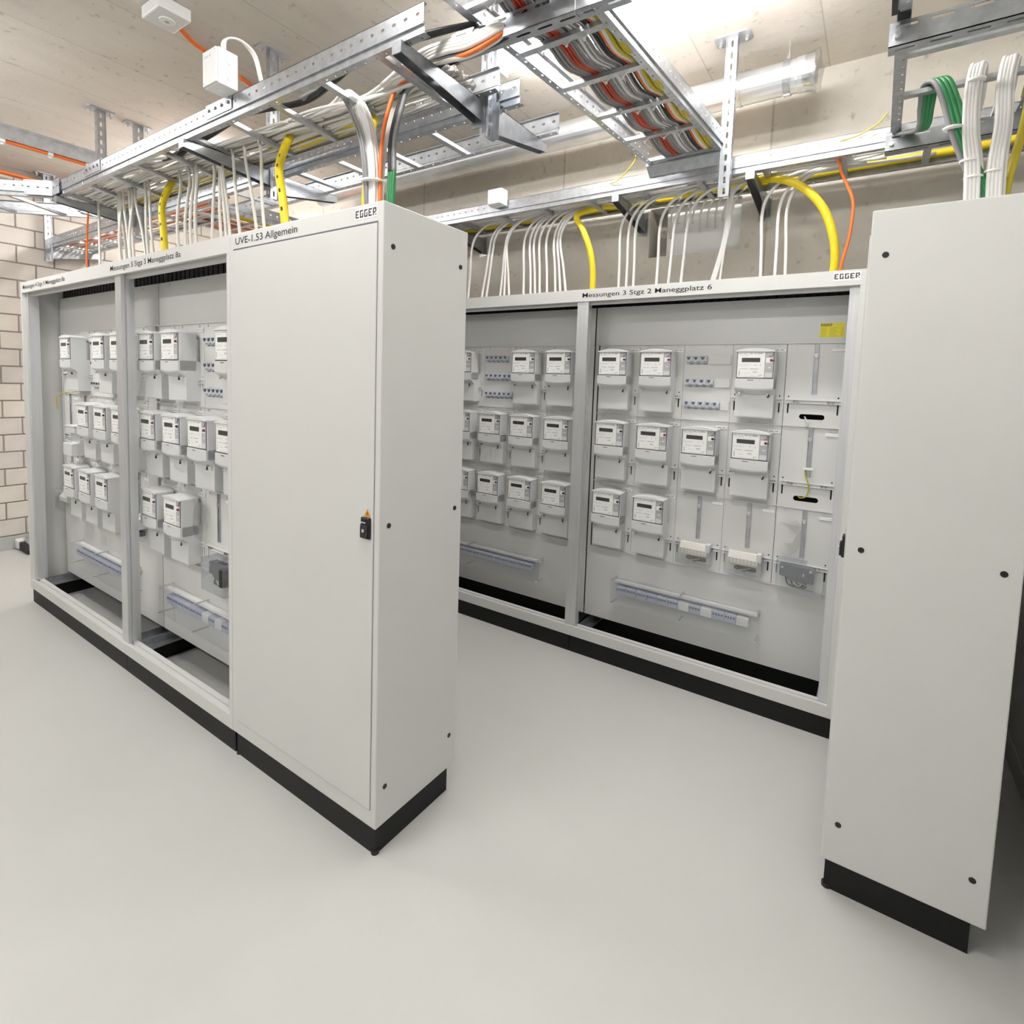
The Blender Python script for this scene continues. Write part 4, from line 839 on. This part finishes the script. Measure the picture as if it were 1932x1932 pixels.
# back wall ladder: cables lengthwise
for i in range(20):
    y = 1.69 + 0.20*(i % 10)/9; P = []; x = -1.7; z0 = 2.628+0.012*(i//10); xe = R_(0.9, 1.75)
    while x < xe: P.append((x, y+R_(-0.014, 0.014), z0+R_(-0.003, 0.006))); x += 0.31
    cable('ladder_cable', P, R_(0.0062, 0.0078), 'cable_bright' if i % 3 else 'cable_white', 'pale cable lying lengthwise in the back wall ladder', 'pale cables lying in the back wall ladder', seg=4, n=6)
for i in range(4):
    cable('red_cable', [(-1.5, 1.67+0.009*i, 2.640), (-0.7, 1.668+0.009*i, 2.644), (-0.2, 1.672+0.009*i, 2.642), (0.2, 1.676+0.01*i, 2.648), (0.45, 1.70+0.01*i, 2.665), (0.48, 1.66, 2.70)], 0.0055, 'cable_red', 'red-brown cable along the front rail of the back wall ladder', 'red-brown cables in the back wall ladder')
cable('yellow_conduit', [(-1.7, 1.925, 2.634), (-0.8, 1.925, 2.634), (0.0, 1.925, 2.634), (0.9, 1.925, 2.636), (1.5, 1.92, 2.64), (1.75, 1.90, 2.64)], 0.0165, 'cable_yellow', 'yellow conduit lying at the back of the wall ladder', cat='conduit', n=10)
cable('yellow_conduit', [(0.30, 1.88, 2.628), (0.60, 1.84, 2.625), (0.78, 1.77, 2.590), (0.90, 1.75, 2.525), (0.99, 1.75, 2.42), (1.040, 1.75, 2.29), (1.055, 1.76, 2.18), (1.045, 1.78, 2.06)], 0.0185, 'cable_yellow', 'thick yellow conduit arching down at the right of the back row', cat='conduit', n=12)
cable('yellow_conduit', [(-0.02, 1.90, 2.628), (-0.18, 1.84, 2.615), (-0.29, 1.77, 2.565), (-0.235, 1.75, 2.47), (-0.185, 1.75, 2.35), (-0.165, 1.76, 2.22), (-0.175, 1.78, 2.06)], 0.0175, 'cable_yellow', 'thick yellow conduit arching down near the middle of the back row', cat='conduit', n=12)
cable('orange_cable', [(0.90, 1.70, 2.632), (1.00, 1.69, 2.628), (1.045, 1.70, 2.60), (1.058, 1.71, 2.55), (1.085, 1.72, 2.49), (1.112, 1.72, 2.41), (1.108, 1.725, 2.28), (1.085, 1.73, 2.15), (1.075, 1.75, 2.06)], 0.0065, 'cable_orange', 'thin orange cable hanging at the right end of the back row')
RD = [(-1.129, -1.10), (-1.018, -0.948), (-0.978, -0.92), (-0.86, -0.822), (-0.821, -0.815), (-0.775, -0.808), (-0.668, -0.675), (-0.612, -0.63), (-0.578, -0.60), (-0.545, -0.56), (-0.491, -0.51), (-0.43, -0.455), (-0.393, -0.43), (-0.351, -0.41), (-0.018, -0.02), (0.027, 0.03), (0.071, 0.07), (0.204, 0.21), (0.267, 0.29), (0.335, 0.36), (0.48, 0.555), (0.49, 0.562), (0.50, 0.569), (0.536, 0.574), (0.739, 0.725), (0.801, 0.80), (0.85, 0.835)]
for i, (xb, xt) in enumerate(RD):
    tight = 0.48 <= xb <= 0.54
    P = [(xt+0.42, 1.82+R_(-0.08, 0.06), 2.632), (xt+0.20, 1.81, 2.624), (xt+0.085, 1.80, 2.588), (xt+0.022, 1.795, 2.52), (xt, 1.795, 2.43), (xt+(xb-xt)*0.45, 1.80, 2.27), (xb, 1.80, 2.06)]
    if tight: P = [(xt+0.25, 1.82, 2.63), (xt+0.04, 1.80, 2.60), (xt+0.005, 1.795, 2.50), (xt, 1.795, 2.40), (xt-0.02, 1.80, 2.28), (xb, 1.80, 2.06)]
    cable('hanging_cable', P, 0.0055 if tight else 0.0078, 'cable_bright', '%s pale cable from left hanging into the back row' % ORDL[i], 'pale cables hanging into the back row', seg=6)
# cables through the wall opening behind
for i in range(9):
    x = 0.18+0.042*i
    cable('wall_cable', [(x+0.12, 1.90, 2.625), (x+0.05, 1.97, 2.60), (x+0.01, 2.03, 2.55), (x-0.01, 2.10, 2.50+R_(-0.05, 0.05))], 0.006, 'cable_white', 'pale cable entering the wall opening behind the ladder', 'pale cables into the wall opening')
# right ladder drops
for i in range(4):
    d = 0.016*i
    cable('green_cable', [(1.245+d, 1.60, 2.63), (1.275+d*0.8, 1.52, 2.60), (1.315+d*0.6, 1.40, 2.560), (1.315+d*0.7, 1.32, 2.600), (1.318+d*0.8, 1.275, 2.652), (1.345+d*0.8, 1.235, 2.640), (1.372+d*0.8, 1.215, 2.565), (1.405+d*0.8, 1.20, 2.44), (1.455+d*0.7, 1.20, 2.305), (1.500+d*0.6, 1.20, 2.20), (1.52+d*0.5, 1.20, 2.06)], 0.0085, 'cable_green' if i else 'cable_grey', 'green cable arching over the rung into the right cabinet' if i else 'grey cable beside the green ones over the right ladder rung', 'green cables into the right cabinet' if i else None)
for i in range(18):
    g = i // 9; j = i % 9; x0 = (1.440, 1.520)[g] + 0.0085*(j % 5); xb = (1.452, 1.508)[g] + 0.0095*(j % 5); yo = 0.012*(j // 5)
    P = [(x0+0.03, 1.62+0.03*(j % 3), 2.64), (x0+0.025, 1.45, 2.645), (x0+0.015, 1.33, 2.665), (x0+0.010, 1.275-yo, 2.672+0.003*(j % 3)), (x0, 1.225-yo, 2.645), (x0-0.008, 1.205-yo, 2.56), (x0-0.004, 1.20-yo, 2.44), (xb, 1.20-yo, 2.30), (xb+0.01, 1.20-yo, 2.06)]
    cable('hanging_cable', P, 0.0068, 'cable_bright', 'white cable of the bundles hanging from the right ladder', 'white bundles hanging from the right ladder', seg=6)
cable('yellow_conduit', [(1.62, 1.50, 2.64), (1.605, 1.33, 2.62), (1.600, 1.26, 2.56), (1.585, 1.24, 2.42), (1.56, 1.23, 2.25), (1.55, 1.22, 2.06)], 0.012, 'cable_olive', 'dull yellow conduit behind the white bundles at the right', cat='conduit')
for (x, z, r_, lb) in ((1.455, 2.345, 0.026, 'white tie low on the left white bundle at the right ladder'), (1.52, 2.30, 0.026, 'white tie low on the right white bundle at the right ladder'), (1.455, 2.60, 0.025, 'white tie high on the left white bundle at the right ladder'), (1.405, 2.46, 0.027, 'white tie round the green cables in mid drop'), (1.47, 2.29, 0.026, 'white tie on the green cables just above the right cabinet')):
    tag(MB().tube([(x, 1.198, z-0.003), (x, 1.198, z+0.003)], r_, 14).build('cable_tie', 'tie'), lb, 'cable tie')
# ties on the crossing ladder rungs
for k in range(6):
    y = -0.06 + 0.27*k; f = (y+0.62)/2.22; xl = 0.045+0.16*f
    for j, o_ in enumerate((0.095, 0.185, 0.25)):
        q = MB(); c = Vector((xl+o_+0.02, y, 2.715)); path = [c + Vector((0.024*math.cos(a), 0.012*math.sin(a*2)*0.3, 0.030*math.sin(a))) for a in [2*PI*s_/14 for s_ in range(15)]]
        q.tube(path, 0.0018, 5); q.box(c.x-0.004, c.x+0.004, y-0.004, y+0.004, 2.678, 2.687)
        tag(q.build('cable_tie', 'tie'), 'white cable tie round the cables on a crossing ladder rung', 'cable tie', 'ties on the crossing ladder')
# branch ladder behind the left row: orange, yellow and white cables
for i, (x, mt) in enumerate(((-2.72, 'cable_orange'), (-2.695, 'cable_orange'), (-2.67, 'cable_bright'), (-2.64, 'cable_bright'), (-2.61, 'cable_orange'), (-2.58, 'cable_bright'), (-2.50, 'cable_yellow'), (-2.46, 'cable_yellow'), (-2.42, 'cable_bright'))):
    cable('branch_cable', [(x-0.25, 0.72, 2.645), (x-0.06, 0.80, 2.645), (x, 0.95, 2.640), (x+0.02, 1.4, 2.638), (x, 1.85, 2.64)], 0.011 if mt != 'cable_bright' else 0.008, mt, '%s cable on the branch ladder behind the left row' % {'cable_orange': 'orange', 'cable_bright': 'white', 'cable_yellow': 'yellow'}[mt], '%s cables on the branch ladder' % {'cable_orange': 'orange', 'cable_bright': 'white', 'cable_yellow': 'yellow'}[mt])
for i in range(8):
    y = 0.62 + 0.028*i
    cable('ladder_cable', [(-4.7, y, 2.634), (-3.9, y+R_(-0.02, 0.02), 2.636), (-3.2, y+R_(-0.02, 0.02), 2.634), (-2.5, y, 2.636), (-1.9-0.1*i, y, 2.634)], 0.0075, 'cable_orange' if i in (2, 5) else 'cable_bright', 'orange cable lying in the second ladder' if i in (2, 5) else 'pale cable lying in the second ladder', 'orange cables in the second ladder' if i in (2, 5) else 'pale cables in the second ladder', seg=4, n=6)
cable('orange_cable', [(-3.40, 0.42, 2.665), (-3.20, 0.36, 2.665), (-3.135, 0.31, 2.62), (-3.14, 0.30, 2.50), (-3.165, 0.30, 2.3), (-3.18, 0.30, 2.05)], 0.006, 'cable_orange', 'thin orange cable hanging into the far left cabinet')
# earth wires
cable('earth_wire', [(-0.02, 1.628, 2.66), (0.03, 1.615, 2.665), (0.10, 1.60, 2.71), (0.13, 1.60, 2.75), (0.135, 1.585, 2.76)], 0.003, 'cable_olive', 'thin yellow-green earth wire between the crossing and wall ladders', cat='wire')
cable('earth_wire', [(1.05, 1.628, 2.655), (1.12, 1.618, 2.662), (1.18, 1.615, 2.69), (1.215, 1.615, 2.73)], 0.003, 'cable_olive', 'thin yellow-green earth wire by the right ladder end', cat='wire')
